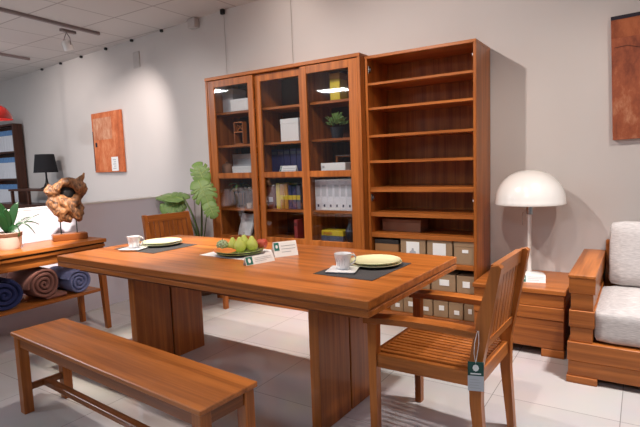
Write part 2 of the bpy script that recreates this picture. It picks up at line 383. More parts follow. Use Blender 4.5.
# ---------------------------------------------------------------- open bookcase
BX0, BX1, BY, BZ = -1.849, -0.987, 3.558, 2.102
cb = (0.5 * (BX0 + BX1), 0.5 * (BY + YB), 0)
cabB = thing('open_bookcase', 'tall open teak bookcase with ten shelves between glass cabinet and lamp', 'bookcase', cb)
def pb(name, *b, mat=TEAK, bev=0.002): return MB().box(*b, bev).build(name, mat, cabB, cb)
pb('side_panel', BX0, BX0 + 0.022, BY, YB, 0, BZ - 0.022); pb('side_panel', BX1 - 0.022, BX1, BY, YB, 0, BZ - 0.022)
pb('top_panel', BX0, BX1, BY, YB, BZ - 0.022, BZ)
pb('back_panel', BX0 + 0.022, BX1 - 0.022, YB - 0.012, YB, 0.05, BZ - 0.023)
BS = [(0.09, 0.03), (0.295, 0.02), (0.512, 0.036), (0.719, 0.034), (0.885, 0.034), (1.083, 0.037), (1.295, 0.022), (1.494, 0.02), (1.706, 0.019), (1.895, 0.019)]
for z, t in BS: pb('shelf', BX0 + 0.0225, BX1 - 0.0225, BY + 0.004, YB - 0.0125, z - t, z)
pb('plinth', BX0 + 0.0225, BX1 - 0.0225, BY + 0.012, BY + 0.03, 0.0, 0.06)
for z in (2.0, 1.0):
    h = MB().box(BX0 + 0.022, BX0 + 0.030, BY + 0.012, BY + 0.05, z - 0.028, z + 0.028).box(BX0 + 0.03, BX0 + 0.042, BY + 0.02, BY + 0.036, z - 0.01, z + 0.012)
    h.build('hinge', M['chrome'], cabB, cb)
for z in (2.0, 0.985): MB().box(BX1 - 0.030, BX1 - 0.022, BY + 0.004, BY + 0.014, z - 0.008, z + 0.008).build('door_catch', M['ceramic'], cabB, cb)

# ---------------------------------------------------------------- dining table
TL, TW, TA = 2.323, 1.0, -0.032
nr = Vector((-0.889, 1.692, 0)); rt = Matrix.Rotation(TA, 3, 'Z')
tc_ = nr + rt @ Vector((-TL / 2, TW / 2, 0))
table = thing('dining_table', 'long teak dining table laid with plates and fruit in the middle', 'table', tc_, TA)
hx, hy = TL / 2, TW / 2
MB().box(-hx, hx, -hy, hy, 0.715, 0.75, 0.003).build('tabletop', TEAK, table)
MB().box(-hx + .004, hx - .004, -hy + .004, hy - .004, 0.706, 0.7149, 0).build('groove', WALN, table)
MB().box(-hx + .001, hx - .001, -hy + .001, hy - .001, 0.680, 0.7059, 0.003).build('lower_edge', TEAK, table)
ya, yb_ = -hy + 0.09, hy - 0.09
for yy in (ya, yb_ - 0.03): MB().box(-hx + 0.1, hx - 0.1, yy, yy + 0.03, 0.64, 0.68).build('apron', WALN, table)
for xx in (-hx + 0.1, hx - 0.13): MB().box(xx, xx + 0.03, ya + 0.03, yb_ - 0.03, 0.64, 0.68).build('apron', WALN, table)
for xc in (-0.655, 0.755):                              # x of each pedestal's boards, local
    for y0, y1 in ((-0.315, -0.040), (-0.028, 0.235)):
        MB().box(xc - 0.028, xc + 0.028, y0, y1, 0.0, 0.68, 0.003).build('pedestal_board', TEAK, table)
    MB().box(xc - 0.016, xc + 0.016, -0.040, -0.028, 0.0, 0.68, 0).build('pedestal_gap_shade', M['groove'], table)  # dark strip stands in for the shade in the gap between boards

# ---------------------------------------------------------------- bench
BL, BW, BA = 1.562, 0.286, -0.077
bc = Vector((-1.272, 1.148, 0)) + Matrix.Rotation(BA, 3, 'Z') @ Vector((-BL / 2, BW / 2, 0))
bench = thing('bench', 'long backless teak bench in front of the dining table', 'bench', bc, BA)
hx, hy = BL / 2, BW / 2
MB().box(-hx, hx, -hy, hy, 0.430, 0.452, 0.003).build('seat', TEAK, bench)
lg = 0.05
for sx in (-1, 1):
    for sy in (-1, 1):
        x0 = sx * (hx - 0.012) ; y0 = sy * (hy - 0.010)
        MB().box(x0, x0 - sx * lg, y0, y0 - sy * lg, 0, 0.43).build('leg', TEAK, bench)
for sy in (-1, 1):
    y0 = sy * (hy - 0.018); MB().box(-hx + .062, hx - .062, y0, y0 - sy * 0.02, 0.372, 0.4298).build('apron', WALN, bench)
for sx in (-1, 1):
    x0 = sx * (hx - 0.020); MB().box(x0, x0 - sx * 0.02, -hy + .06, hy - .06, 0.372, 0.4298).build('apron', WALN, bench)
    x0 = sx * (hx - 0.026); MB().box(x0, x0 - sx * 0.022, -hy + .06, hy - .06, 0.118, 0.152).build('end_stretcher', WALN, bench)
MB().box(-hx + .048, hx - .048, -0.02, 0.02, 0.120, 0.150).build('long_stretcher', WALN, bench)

# ---------------------------------------------------------------- slatted armchairs
def make_chair(label, loc, rz):
    c = thing('slatted_armchair', label, 'chair', loc, rz)
    D, Wd, zs, za, zt, lean = 0.502, 0.470, 0.436, 0.600, 0.872, 0.056
    fx, bx, hw = D / 2, -D / 2, Wd / 2
    for s in (-1, 1):                                   # front legs, tapered
        y1 = s * hw; y0 = s * (hw - 0.04); a, b_ = min(y0, y1), max(y0, y1)
        MB().hexa([(fx - .036, a + .003, 0), (fx - .004, a + .003, 0), (fx - .004, b_ - .003, 0), (fx - .036, b_ - .003, 0)],
                  [(fx - .042, a, za - .03), (fx, a, za - .03), (fx, b_, za - .03), (fx - .042, b_, za - .03)]).build('front_leg', TEAK[2], c)
        # rear leg: straight to the seat and leaning back above it
        prof = [(bx + .046, 0.30), (bx + .012, 0.0), (bx - .020, 0.0), (bx, 0.30), (bx - .002, zs + .02), (bx - lean - .022, zt - .004), (bx - lean - .010, zt + .006), (bx - lean + .018, zt), (bx - lean * 0.55 + .046, 0.66), (bx + .050, zs + .03)]
        MB().prism([(p[0], p[1]) for p in prof], a, b_, axis=1).build('rear_leg', TEAK[2], c)
        # armrest, gently bowed
        n_ = 10; top = []; bot = []
        for i in range(n_ + 1):
            t = i / n_; x = bx + 0.012 + t * (D + 0.012 - 0.012); z = za - 0.010 + 0.022 * math.sin(PI * (0.25 + 0.6 * t)) 
            top.append((x, z)); bot.append((x, z - 0.026))
        yi = s * (hw + 0.014); yo = s * (hw - 0.056)
        MB().prism(top + bot[::-1], min(yi, yo), max(yi, yo), axis=1).build('armrest', TEAK[0], c)
        MB().box(bx + .048, fx - .042, y0 + s * .006, y1 - s * .006, zs - .065, zs - .004).build('side_rail', TEAK, c)
    MB().box(fx - .030, fx - .006, -hw + .04, hw - .04, zs - .065, zs - .002).build('front_rail', TEAK, c)
    MB().box(bx + .010, bx + .034, -hw + .04, hw - .04, zs - .065, zs - .004).build('rear_rail', TEAK, c)
    ns = 12; wi = Wd - 0.086; p_ = wi / ns
    for i in range(ns):
        y = -wi / 2 + (i + .5) * p_
        MB().box(bx + .034, fx - .03, y - p_ * .33, y + p_ * .33, zs - .018, zs - .001).build('seat_slat', TEAK, c)
    # back frame: leaning in x by z
    def bxz(z): return bx - lean * (z - zs) / (zt - zs) + 0.016
    def lean_box(name, z0, z1, y0, y1, th, mat):
        xa, xb = bxz(z0), bxz(z1)
        MB().hexa([(xa - th / 2, y0, z0), (xa + th / 2, y0, z0), (xa + th / 2, y1, z0), (xa - th / 2, y1, z0)],
                  [(xb - th / 2, y0, z1), (xb + th / 2, y0, z1), (xb + th / 2, y1, z1), (xb - th / 2, y1, z1)]).build(name, mat, c)
    lean_box('top_rail', zt - .06, zt, -hw + .04, hw - .04, .026, TEAK[1])
    lean_box('lower_rail', zs + .085, zs + .12, -hw + .04, hw - .04, .024, TEAK[1])
    nb = 8; wi = Wd - 0.09; p_ = wi / nb
    for i in range(nb):
        y = -wi / 2 + (i + .5) * p_
        lean_box('back_slat', zs + .12, zt - .06, y - p_ * .43, y + p_ * .43, .013, TEAK[2])
    for o in c.children:                                # the seat widens towards the front
        for v in o.data.vertices: v.co.y *= 1 + .11 * (v.co.x + D / 2) / D
    return c
chair = make_chair('slatted teak armchair at right end of the table with a hanging price tag', (-0.764, 2.185, 0), 3.097)
copy_tree(chair, (-3.44, 3.06, 0), -0.19, 'slatted teak armchair behind the far left corner of the table')

# price tag on the near chair
tagc = thing('price_tag', 'green and grey swing tag hanging from the right armchair', 'tag', (-0.530, 1.888, 0.385), 0.30)
MB().box(-.030, .030, -.001, .001, 0.062, 0.118, 0).build('printed_top', M['darkteal'], tagc)['label'] = 'dark green printed half'
MB().box(-.030, .030, -.001, .001, 0.0, 0.0619, 0).build('card', M['greypaper'], tagc)
MB().prism([(0.012 * math.cos(a * PI / 4), 0.094 + 0.014 * math.sin(a * PI / 4)) for a in range(8)], -.0018, -.0011, axis=1).box(-.02, .02, -.0018, -.0011, 0.068, 0.073, 0).build('emblem', M['paper'], tagc)
pr = MB()
for k in range(4): pr.box(-.022, .018 - .006 * (k % 2), -.0016, -.0011, .012 + k * .011, .0145 + k * .011, 0)
pr.build('print', M['ink'], tagc)
MB().tube([(0, 0, .112), (.006, 0, .15), (.012, .006, .19), (.012, .02, .236)], .0013, 6).tube([(0, 0, .112), (-.006, 0, .15), (-.004, .004, .19), (.008, .02, .236)], .0013, 6).build('string', M['white_mat'], tagc)

# ---------------------------------------------------------------- night stand and its lamp
nsl = (-0.675, 3.65, 0)
ns = thing('bedside_chest', 'low teak chest of stepped drawers under the white dome lamp', 'chest', nsl)
def pn(name, *b, mat=TEAK, parent=None): return MB().box(*b, 0.003).build(name, mat, parent or ns, nsl)
X0, X1, Y0, Y1 = -0.965, -0.388, 3.362, 3.935
pn('top', X0, X1, Y0, Y1, 0.412, 0.441)
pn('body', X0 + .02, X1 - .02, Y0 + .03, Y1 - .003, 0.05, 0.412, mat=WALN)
for z0, z1, dd in ((0.328, 0.410, 0.012), (0.245, 0.326, 0.006), (0.055, 0.243, 0.012)):
    f = MB()
    f.box(X0 + .004 + dd * .4, X1 - .004 - dd * .4, Y0 + dd, Y0 + .03, z0, z1, 0.003)
    f.build('drawer', TEAK[0], ns, nsl)
    for sx in (0, 1):
        xx = (X0 + .004 + dd * .5, X0 + .02) if sx == 0 else (X1 - .02, X1 - .004 - dd * .5)
        pn('side_board', xx[0], xx[1], Y0 + .03, Y1 - .003, z0, z1)
for xx in ((X0 + .005, X0 + .14), (X1 - .14, X1 - .005)):
    pn('foot', xx[0], xx[1], Y0 + .012, Y0 + .06, 0, 0.052); pn('foot', xx[0], xx[1], Y1 - .06, Y1 - .012, 0, 0.052)

lp = thing('table_lamp', 'white mushroom table lamp with a dome shade on the bedside chest', 'lamp', (-0.668, 3.74, 0.441))
Rd = 0.230
dome = [(Rd, 0.512), (Rd + .004, 0.519), (Rd, 0.534)]
for k in range(1, 15):
    a = k / 14 * PI / 2; dome.append((Rd * math.cos(a) ** 0.92 if k < 14 else 0, 0.534 + 0.216 * math.sin(a)))
inner = [(max(r - .006, 0), z - .006) for r, z in dome[::-1]]; inner[0] = (0, inner[0][1])
smooth_angle(MB().lathe(dome + inner[:-1] + [(Rd - .006, 0.512), (Rd, 0.512)], n=48).build('lamp_shade', M['white_plastic'], lp), 60)
smooth_angle(MB().lathe([(0, 0), (.10, 0), (.105, .006), (.10, .014), (.05, .022), (.016, .028), (.013, .05), (.012, .50), (0, .50)], n=32).build('lamp_base', M['white_plastic'], lp), 50)
MB().lathe([(0, .44), (.022, .44), (.022, .52), (0, .52)], n=16).build('bulb_socket', M['chrome'], lp)
for a in (0.4, 2.5, 4.6):
    ar = MB().tube([(0.012 * math.cos(a), 0.012 * math.sin(a), 0.49), (0.10 * math.cos(a), 0.10 * math.sin(a), 0.51), (0.228 * math.cos(a), 0.228 * math.sin(a), 0.513)], .003, 6)
    ar.build('shade_arm', M['chrome'], lp)
MB().tube([(-.02, .0, .46), (-.045, .0, .45), (-.05, 0, .42), (-.047, 0, .36)], .0022, 6).build('pull_chain', M['chrome'], lp)

def tent_card(label, a, b_, h, gl=0.22, side=1):
    """a and b_: ends of its front edge on the ground"""
    a = Vector(a); b_ = Vector(b_); L = (b_ - a).length; ang = math.atan2((b_ - a).y, (b_ - a).x)
    t = thing('tent_card', label, 'card', a, ang)
    dp = h * 0.75; th = 0.0012
    m_ = MB()
    m_.prism([(0, 0), (dp / 2, h), (dp, 0), (dp - th * 1.6, 0), (dp / 2, h - th * 2.2), (th * 1.6, 0)], 0, L, axis=0)
    m_.build('card', M['paper'], t)
    sl = math.atan2(dp / 2, h)                          # lean of the front flap
    mt_ = Matrix.Rotation(-sl, 4, 'X')
    fl = math.hypot(h, dp / 2)
    MB().box(0.004, L * gl, -.0012, -.0004, fl * (.06 if h < .06 else .42), fl * .94, 0, mt_).build('logo_panel', M['teal'], t)['label'] = 'green logo panel'
    cx = L * gl / 2 + .002; r_ = min(L * gl * .26, fl * .26)
    MB().prism([(cx + r_ * .8 * math.cos(k * PI / 4), fl * (.5 if h < .06 else .68) + r_ * 1.2 * math.sin(k * PI / 4)) for k in range(8)], -.0020, -.0013, axis=1, mat=mt_).build('emblem', M['paper'], t)
    ln = MB()
    for k in range(3): ln.box(L * (gl + .08), L * (.92 - .2 * (k == 2)), -.0010, -.0004, fl * (.68 - .2 * k), fl * (.72 - .2 * k), 0, mt_)
    ln.build('print', M['ink'], t)
    return t
tent_card('white tent card with green end lying in front of the dome lamp', (-0.672, 3.512, 0.4412), (-0.530, 3.548, 0.4412), 0.050, 0.16)

# ---------------------------------------------------------------- sofa
sl = (0.60, 3.50, 0)
sofa = thing('sofa', 'wooden sofa with stepped block arm and pale grey cushions', 'sofa', sl)
SX0, SX1, SY0, SY1 = -0.337, 1.55, 3.055, 3.935
def ps(name, *b, mat=TEAK, bev=0.003): return MB().box(*b, bev).build(name, mat, sofa, sl)
for sx in (0, 1):
    A0 = SX0 if sx == 0 else SX1 - .132; A1 = A0 + .132
    ps('arm_cap', A0 - .004, A1, SY0 - .004, SY1, 0.604, 0.622)
    for z0, z1, dd in ((0.516, 0.604, 0.0), (0.420, 0.515, 0.010), (0.322, 0.419, 0.002), (0.237, 0.321, 0.010)):
        ps('arm_block', A0 + dd, A1 - dd, SY0 + dd, SY1 - .002, z0, z1, mat=TEAK[0])
ps('front_rail', SX0 - .004, SX1 + .004, SY0 - .006, SY0 + .05, 0.130, 0.236)
ps('front_rail', SX0 + .002, SX1 - .002, SY0, SY0 + .05, 0.040, 0.129)
for a, b_ in ((SX0 - .004, SX0 + .05), (SX1 - .05, SX1 + .004)): ps('side_rail', a, b_, SY0 + .05, SY1, 0.040, 0.236)
ps('back_frame', SX0 + .133, SX1 - .133, SY1 - .05, SY1, 0.040, 0.70)
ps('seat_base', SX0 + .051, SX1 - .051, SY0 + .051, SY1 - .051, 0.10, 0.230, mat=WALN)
for a, b_ in ((SX0 - .006, SX0 + .15), (SX1 - .15, SX1 + .006)): ps('foot', a, b_, SY0 - .01, SY0 + .07, 0, 0.04); ps('foot', a, b_, SY1 - .1, SY1 - .02, 0, 0.04)
def cushion(name, x0, x1, y0, y1, z0, z1, puff=0.02, tilt=0.0):
    m_ = MB(); m_.box(-.5, .5, -.5, .5, -.5, .5, 0)
    bmesh.ops.subdivide_edges(m_.bm, edges=m_.bm.edges[:], cuts=9, use_grid_fill=True)
    sx, sy, sz = x1 - x0, y1 - y0, z1 - z0; c_ = Vector(((x0 + x1) / 2, (y0 + y1) / 2, (z0 + z1) / 2)); rad = 0.045
    for v in m_.bm.verts:
        p = Vector((v.co.x * sx, v.co.y * sy, v.co.z * sz)); h = Vector((sx / 2 - rad, sy / 2 - rad, sz / 2 - rad))
        q = Vector([max(-h[i], min(h[i], p[i])) for i in range(3)]); d = p - q
        if d.length > 1e-6: p = q + d.normalized() * rad
        dim = (sx, sy, sz); th = dim.index(min(dim)); o2 = [i for i in range(3) if i != th]
        f = (1 - (2 * v.co[o2[0]]) ** 4) * (1 - (2 * v.co[o2[1]]) ** 4)
        p[th] += puff * f * (1 if v.co[th] > 0 else -1) * abs(2 * v.co[th])
        v.co = p
    rm = Matrix.Rotation(tilt, 4, 'X')
    for v in m_.bm.verts: v.co = rm @ v.co + c_
    return m_.build(name, M['linen'], sofa, sl, smooth=True)
cw = (SX1 - SX0 - 2 * .132) / 2
for k in range(2):
    xa = SX0 + .132 + k * cw
    cushion('seat_cushion', xa - (0.012 if k == 0 else -.004), xa + cw - .004, SY0 + .015, SY1 - .17, 0.235, 0.43, 0.012)
    cushion('back_cushion', xa + .030, xa + cw - .006, SY1 - .27, SY1 - .07, 0.43, 0.845, 0.02, -0.10)

# ---------------------------------------------------------------- pictures
pc = (-5.80, 4.12, 1.27)
def wy(x): return 3.945 + (-3.6 - x) * (4.60 - 3.945) / 6.9 if x < -3.6 else 3.945
pic = thing('painting', 'rust orange abstract canvas hanging on the wall above the half wall', 'painting', (-6.04, wy(-6.04) - 0.022, 1.265), -0.095)
MB().box(-.365, .365, -.018, .018, 0, 0.80, 0.003).build('canvas', M['paint_orange'], pic)
MB().box(-.325, .15, -.0195, -.0181, 0.44, 0.73, 0).build('pale_field', M['paint_pale'], pic)
MB().box(-.361, -.34, -.0192, -.0185, 0.02, 0.56, 0).build('dark_edge', M['paint_edge'], pic)
MB().box(-.30, -.255, -.0205, -.0196, 0.345, 0.405, 0).build('dark_square', M['paint_dark'], pic)
MB().box(.085, .25, -.0215, -.0196, 0.015, 0.20, 0).build('paper_label', M['paper'], pic)
lb = MB()
for k in range(5): lb.box(.12 + .02 * (k % 2), .20, -.0222, -.0216, .045 + .028 * k, .055 + .028 * k, 0)
lb.build('print', M['ink'], pic)
pic2 = thing('painting', 'brown red abstract canvas on the wall above the sofa', 'painting', (-0.180, 3.918, 1.372), 0.0)
pic2.rotation_euler = (0, math.radians(-1.9), 0)
MB().box(0, 1.1, -.02, .02, 0, 0.80, 0.003).build('canvas', M['paint_red'], pic2)
MB().box(0.001, 1.099, -.0215, -.0201, 0.66, 0.775, 0).build('upper_band', M['paint_band'], pic2)
MB().box(-.0005, 1.1005, -.0225, -.0201, 0.778, 0.801, 0).build('dark_edge', M['paint_dark'], pic2)
MB().tube([(0.02, -.0215, .60), (.09, -.0215, .605), (.16, -.0215, .58), (.30, -.0215, .55), (.6, -.0215, .56)], .002, 6).build('dark_line', M['paint_edge'], pic2)

# ---------------------------------------------------------------- console with its things
cl = (-3.86, 1.50, 0)
con = thing('console_table', 'long teak console along the half wall with towels on its shelf', 'console', cl)
def pk(name, *b, mat=TEAK): return MB().box(*b, 0.003).build(name, mat, con, cl)
CX0, CX1, CY0, CY1 = -4.08, -3.655, 0.55, 2.43
pk('top', CX0, CX1, CY0, CY1, 0.716, 0.745)
pk('groove', CX0 + .014, CX1 - .014, CY0 + .014, CY1 - .014, 0.704, 0.7159, mat=M['groove'])
pk('lower_edge', CX0 + .010, CX1 - .010, CY0 + .010, CY1 - .010, 0.680, 0.7039)
for a in (CX0 + .03, CX1 - .05): pk('apron', a, a + .02, CY0 + .07, CY1 - .07, 0.612, 0.680)
for a in (CY0 + .03, CY1 - .05): pk('apron', CX0 + .07, CX1 - .07, a, a + .02, 0.612, 0.680)
for sy in (0, 1):
    for sx in (0, 1):
        xa = CX0 + .02 if sx == 0 else CX1 - .068; yy = CY0 + .02 if sy == 0 else CY1 - .068
        dx, dy = (-.012 if sx == 0 else .012), (-.02 if sy == 0 else .02)
        MB().hexa([(xa + dx + .006, yy + dy + .006, 0), (xa + dx + .042, yy + dy + .006, 0), (xa + dx + .042, yy + dy + .042, 0), (xa + dx + .006, yy + dy + .042, 0)],
                  [(xa, yy, .68), (xa + .048, yy, .68), (xa + .048, yy + .048, .68), (xa, yy + .048, .68)]).build('leg', TEAK[2], con, cl)
pk('shelf', CX0 + .025, CX1 - .015, CY0 + .0, CY1 - .0725, 0.322, 0.345)

def towel(label, mat, y, z, r, x0, x1, turns, ph, sq=1.0, flap=1):
    m_ = MB(); n_ = int(turns * 26); th = r / (turns + .4); pts = []
    for i in range(n_ + 1):
        a = ph + 2 * PI * turns * i / n_; rr = r * (i / n_ * (turns / (turns + .4)) + .4 / (turns + .4))
        wob = 1 + .03 * math.sin(3 * a + y * 9)
        pts.append((a, rr * wob))
    t_in = th * .80
    def ring(x, inset):
        o_, i_ = [], []
        for a, rr in pts:
            ro, ri = rr - inset, max(rr - t_in + inset, 0.003)
            o_.append(m_.bm.verts.new((x, ro * math.cos(a), sq * ro * math.sin(a)))); i_.append(m_.bm.verts.new((x, ri * math.cos(a), sq * ri * math.sin(a))))
        return o_, i_
    e = th * .22
    xs = [(x1, e), (x1 - .012, 0), (x0 + .012, 0), (x0, e)]
    rg = [ring(x - (x0 + x1) / 2, k) for x, k in xs]
    for (o1, i1), (o2, i2) in zip(rg, rg[1:]):
        for k in range(n_):
            m_.bm.faces.new((o1[k], o1[k + 1], o2[k + 1], o2[k])); m_.bm.faces.new((i1[k + 1], i1[k], i2[k], i2[k + 1]))
        m_.bm.faces.new((o1[0], o2[0], i2[0], i1[0])); m_.bm.faces.new((o1[-1], i1[-1], i2[-1], o2[-1]))
    for o_, i_ in (rg[0], rg[-1]):
        for k in range(n_): m_.bm.faces.new((o_[k], i_[k], i_[k + 1], o_[k + 1]))
    if flap:                                            # free end lying on the shelf
        m_.box(-(x1 - x0) / 2 + .005, (x1 - x0) / 2 - .005, r * .05, r * 1.35, -r * sq, -r * sq + .032, .014, seg=2)
    zmin = min(v.co.z for v in m_.bm.verts)
    for v in m_.bm.verts: v.co.z -= zmin
    o = m_.build('rolled_towel', mat, None, smooth=True); smooth_angle(o, 50)
    o.location = ((x0 + x1) / 2, y, 0.3455)
    return tag(o, label, 'towel')
towel('navy blue rolled towel at the left on the console shelf', M['navy'], 1.655, .47, .128, -4.03, -3.70, 3, 1.2, .95, 0)
towel('brown rolled towel between two blue ones on the console shelf', M['brown_towel'], 1.930, .47, .127, -4.03, -3.70, 3.6, -.5, 1.0, 1)
towel('pale blue grey rolled towel nearest the right console leg', M['blue_towel'], 2.195, .46, .108, -4.03, -3.69, 3.3, .9, .98, 0)

# driftwood sculpture
sx_, sy_, sz_ = -3.90, 2.27, 0.7455
sculpt = thing('driftwood_sculpture', 'gnarled root wood sculpture with a hole on a wooden block', 'sculpture', (sx_, sy_, sz_), -0.40)
# local y axis = picture right, local x = towards viewer
MB().box(-.055, .055, -.13, .125, 0, .052, .006).build('base_block', WALN[1], sculpt)
for y in (-.062, .055): MB().tube([(0, y, .05), (0, y, .16)], .0045, 8).build('pin', M['black'], sculpt)
def blob(parts, name, mat, parent, voxel=0.009, disp=0.02):
    m_ = MB()
    for c_, r_, s_ in parts: m_.sphere(c_, r_, s_, 3)
    o = m_.build(name, mat, parent, smooth=True)
    rmd = o.modifiers.new('remesh', 'REMESH'); rmd.mode = 'VOXEL'; rmd.voxel_size = voxel; rmd.use_smooth_shade = True
    tx = bpy.data.textures.new(name + '_clouds', 'CLOUDS'); tx.noise_scale = 0.05; tx.noise_depth = 2
    dm = o.modifiers.new('lumps', 'DISPLACE'); dm.texture = tx; dm.strength = disp; dm.texture_coords = 'LOCAL'; dm.mid_level = 0.5
    return o
hc = Vector((0, .012, .385)); ra, rb = .098, .078
m_ = MB()
def strand(pts, rads): m_.tube(pts, rads, 10)
ring = []
for k in range(29):
    a = 2 * PI * k / 28
    ring.append((0.018 * math.sin(3 * a), hc.y + ra * math.cos(a) * (1 + .05 * math.sin(2 * a)), hc.z + rb * math.sin(a)))
strand(ring, [.040 + .009 * math.sin(2 * 2 * PI * k / 28 + .4) + .004 * math.sin(5 * 2 * PI * k / 28) for k in range(29)])
strand([(.02, .08, .44), (.01, .10, .47), (0, .125, .50), (-.005, .145, .535)], [.038, .032, .020, .005])
strand([(.0, -.03, .465), (.01, .04, .468), (.0, .10, .462)], [.03, .026, .03])
strand([(0, -.10, .44), (.01, -.135, .39), (.0, -.12, .32), (.01, -.07, .24), (.0, -.02, .18), (.0, .02, .145)], [.030, .034, .042, .044, .036, .016])
strand([(0, .08, .34), (.02, .04, .29), (.02, -.01, .25), (.01, -.05, .20), (.0, -.06, .15)], [.036, .036, .036, .034, .018])
strand([(.02, -.06, .32), (.03, -.01, .28), (.02, .04, .23), (.01, .07, .18), (.0, .085, .145)], [.034, .032, .036, .036, .020])
strand([(-.01, .09, .30), (-.01, .10, .25), (.0, .09, .21), (.0, .07, .17)], [.022, .026, .034, .026])
strand([(-.03, -.06, .30), (-.03, .0, .25), (-.02, .05, .20)], [.04, .045, .035])
m_.sphere((-.02, .02, .23), .055, (.8, 1.2, 1.1), 2)
o = m_.build('root_wood', M['burl'], sculpt, smooth=True)
rmd = o.modifiers.new('remesh', 'REMESH'); rmd.mode = 'VOXEL'; rmd.voxel_size = .0065; rmd.use_smooth_shade = True
tx = bpy.data.textures.new('gnarl', 'CLOUDS'); tx.noise_scale = 0.035; tx.noise_depth = 2
dm = o.modifiers.new('gnarls', 'DISPLACE'); dm.texture = tx; dm.strength = .014; dm.texture_coords = 'LOCAL'; dm.mid_level = 0.5
MB().sphere((-.040, hc.y, hc.z), .05, (.35, 1.5, 1.2), 2).build('hollow_shade', M['black'], sculpt)  # black blob added behind the hole as its dark shade

# plant on the console
pp = thing('potted_plant', 'small potted plant with broad and narrow leaves at console left', 'plant', (-3.89, 1.80, 0.7455))
smooth_angle(MB().lathe([(0, 0), (.068, 0), (.078, .02), (.086, .10), (.090, .125), (.084, .125), (.078, .105), (0, .105)], n=28).build('pot', M['pot'], pp), 45)
MB().lathe([(.0865, .093), (.0885, .096), (.0905, .118), (.0900, .120)], n=28).build('pot_band', M['brownpot'], pp)
MB().lathe([(0, .1055), (.074, .1055), (.06, .112), (0, .116)], n=20).build('soil', M['soil'], pp)
def ribbon(m_, pts, widths, up=Vector((0, 0, 1)), th=.0015, fold=.15):
    pts = [Vector(p) for p in pts]; top = []; bot = []
    for i, p in enumerate(pts):
        d = (pts[min(i + 1, len(pts) - 1)] - pts[max(i - 1, 0)]).normalized()
        s_ = d.cross(up)
        if s_.length < 1e-3: s_ = d.cross(Vector((1, 0, 0)))
        s_.normalize(); nn = s_.cross(d).normalized(); w_ = widths[i]
        top.append([m_.bm.verts.new(p + s_ * w_ * k + nn * (fold * w_ * abs(k) + th)) for k in (-1, -.5, 0, .5, 1)])
        bot.append([m_.bm.verts.new(p + s_ * w_ * k + nn * (fold * w_ * abs(k) - th)) for k in (-1, -.5, 0, .5, 1)])
    for A, B in zip(top, top[1:]):
        for k in range(4): m_.bm.faces.new((A[k], A[k + 1], B[k + 1], B[k]))
    for A, B in zip(bot, bot[1:]):
        for k in range(4): m_.bm.faces.new((A[k + 1], A[k], B[k], B[k + 1]))
    for i in range(len(pts) - 1):
        m_.bm.faces.new((top[i][0], bot[i][0], bot[i + 1][0], top[i + 1][0])); m_.bm.faces.new((top[i][4], top[i + 1][4], bot[i + 1][4], bot[i][4]))
    for q, r_ in ((top[0], bot[0]), (bot[-1], top[-1])):
        for k in range(4): m_.bm.faces.new((q[k], q[k + 1], r_[k + 1], r_[k]))
    return m_
def arc(p0, p1, sag, n_=8):
    p0, p1 = Vector(p0), Vector(p1); out_ = []
    for i in range(n_ + 1):
        t = i / n_; q = p0.lerp(p1, t); q.z += sag * 4 * t * (1 - t); out_.append(q)
    return out_
lw = lambda w_, n_=8: [max(w_ * math.sin(PI * (0.06 + .94 * i / n_)) ** .8, .002) for i in range(n_ + 1)]
vd = Vector((0.75, -0.35, 0.55))
for p1, wd, sag in (((.02, -.06, .36), .034, .02), ((.03, .075, .34), .030, .03), ((.05, -.12, .26), .036, .05), ((.09, .03, .09), .034, .05), ((.04, -.02, .30), .03, .02), ((-.04, -.1, .33), .03, .02)):
    ribbon(MB(), arc((0, 0, .11), p1, sag), lw(wd), vd).build('broad_leaf', M['leaf_dark'], pp, smooth=True)
for p1, sag in (((.05, .21, .235), .02), ((.05, .20, .16), .05), ((.10, .14, .10), .08), ((.02, .16, .22), .03)):
    ribbon(MB(), arc((0, .01, .11), p1, sag), lw(.007), vd).build('narrow_leaf', M['leaf_dark'], pp, smooth=True)

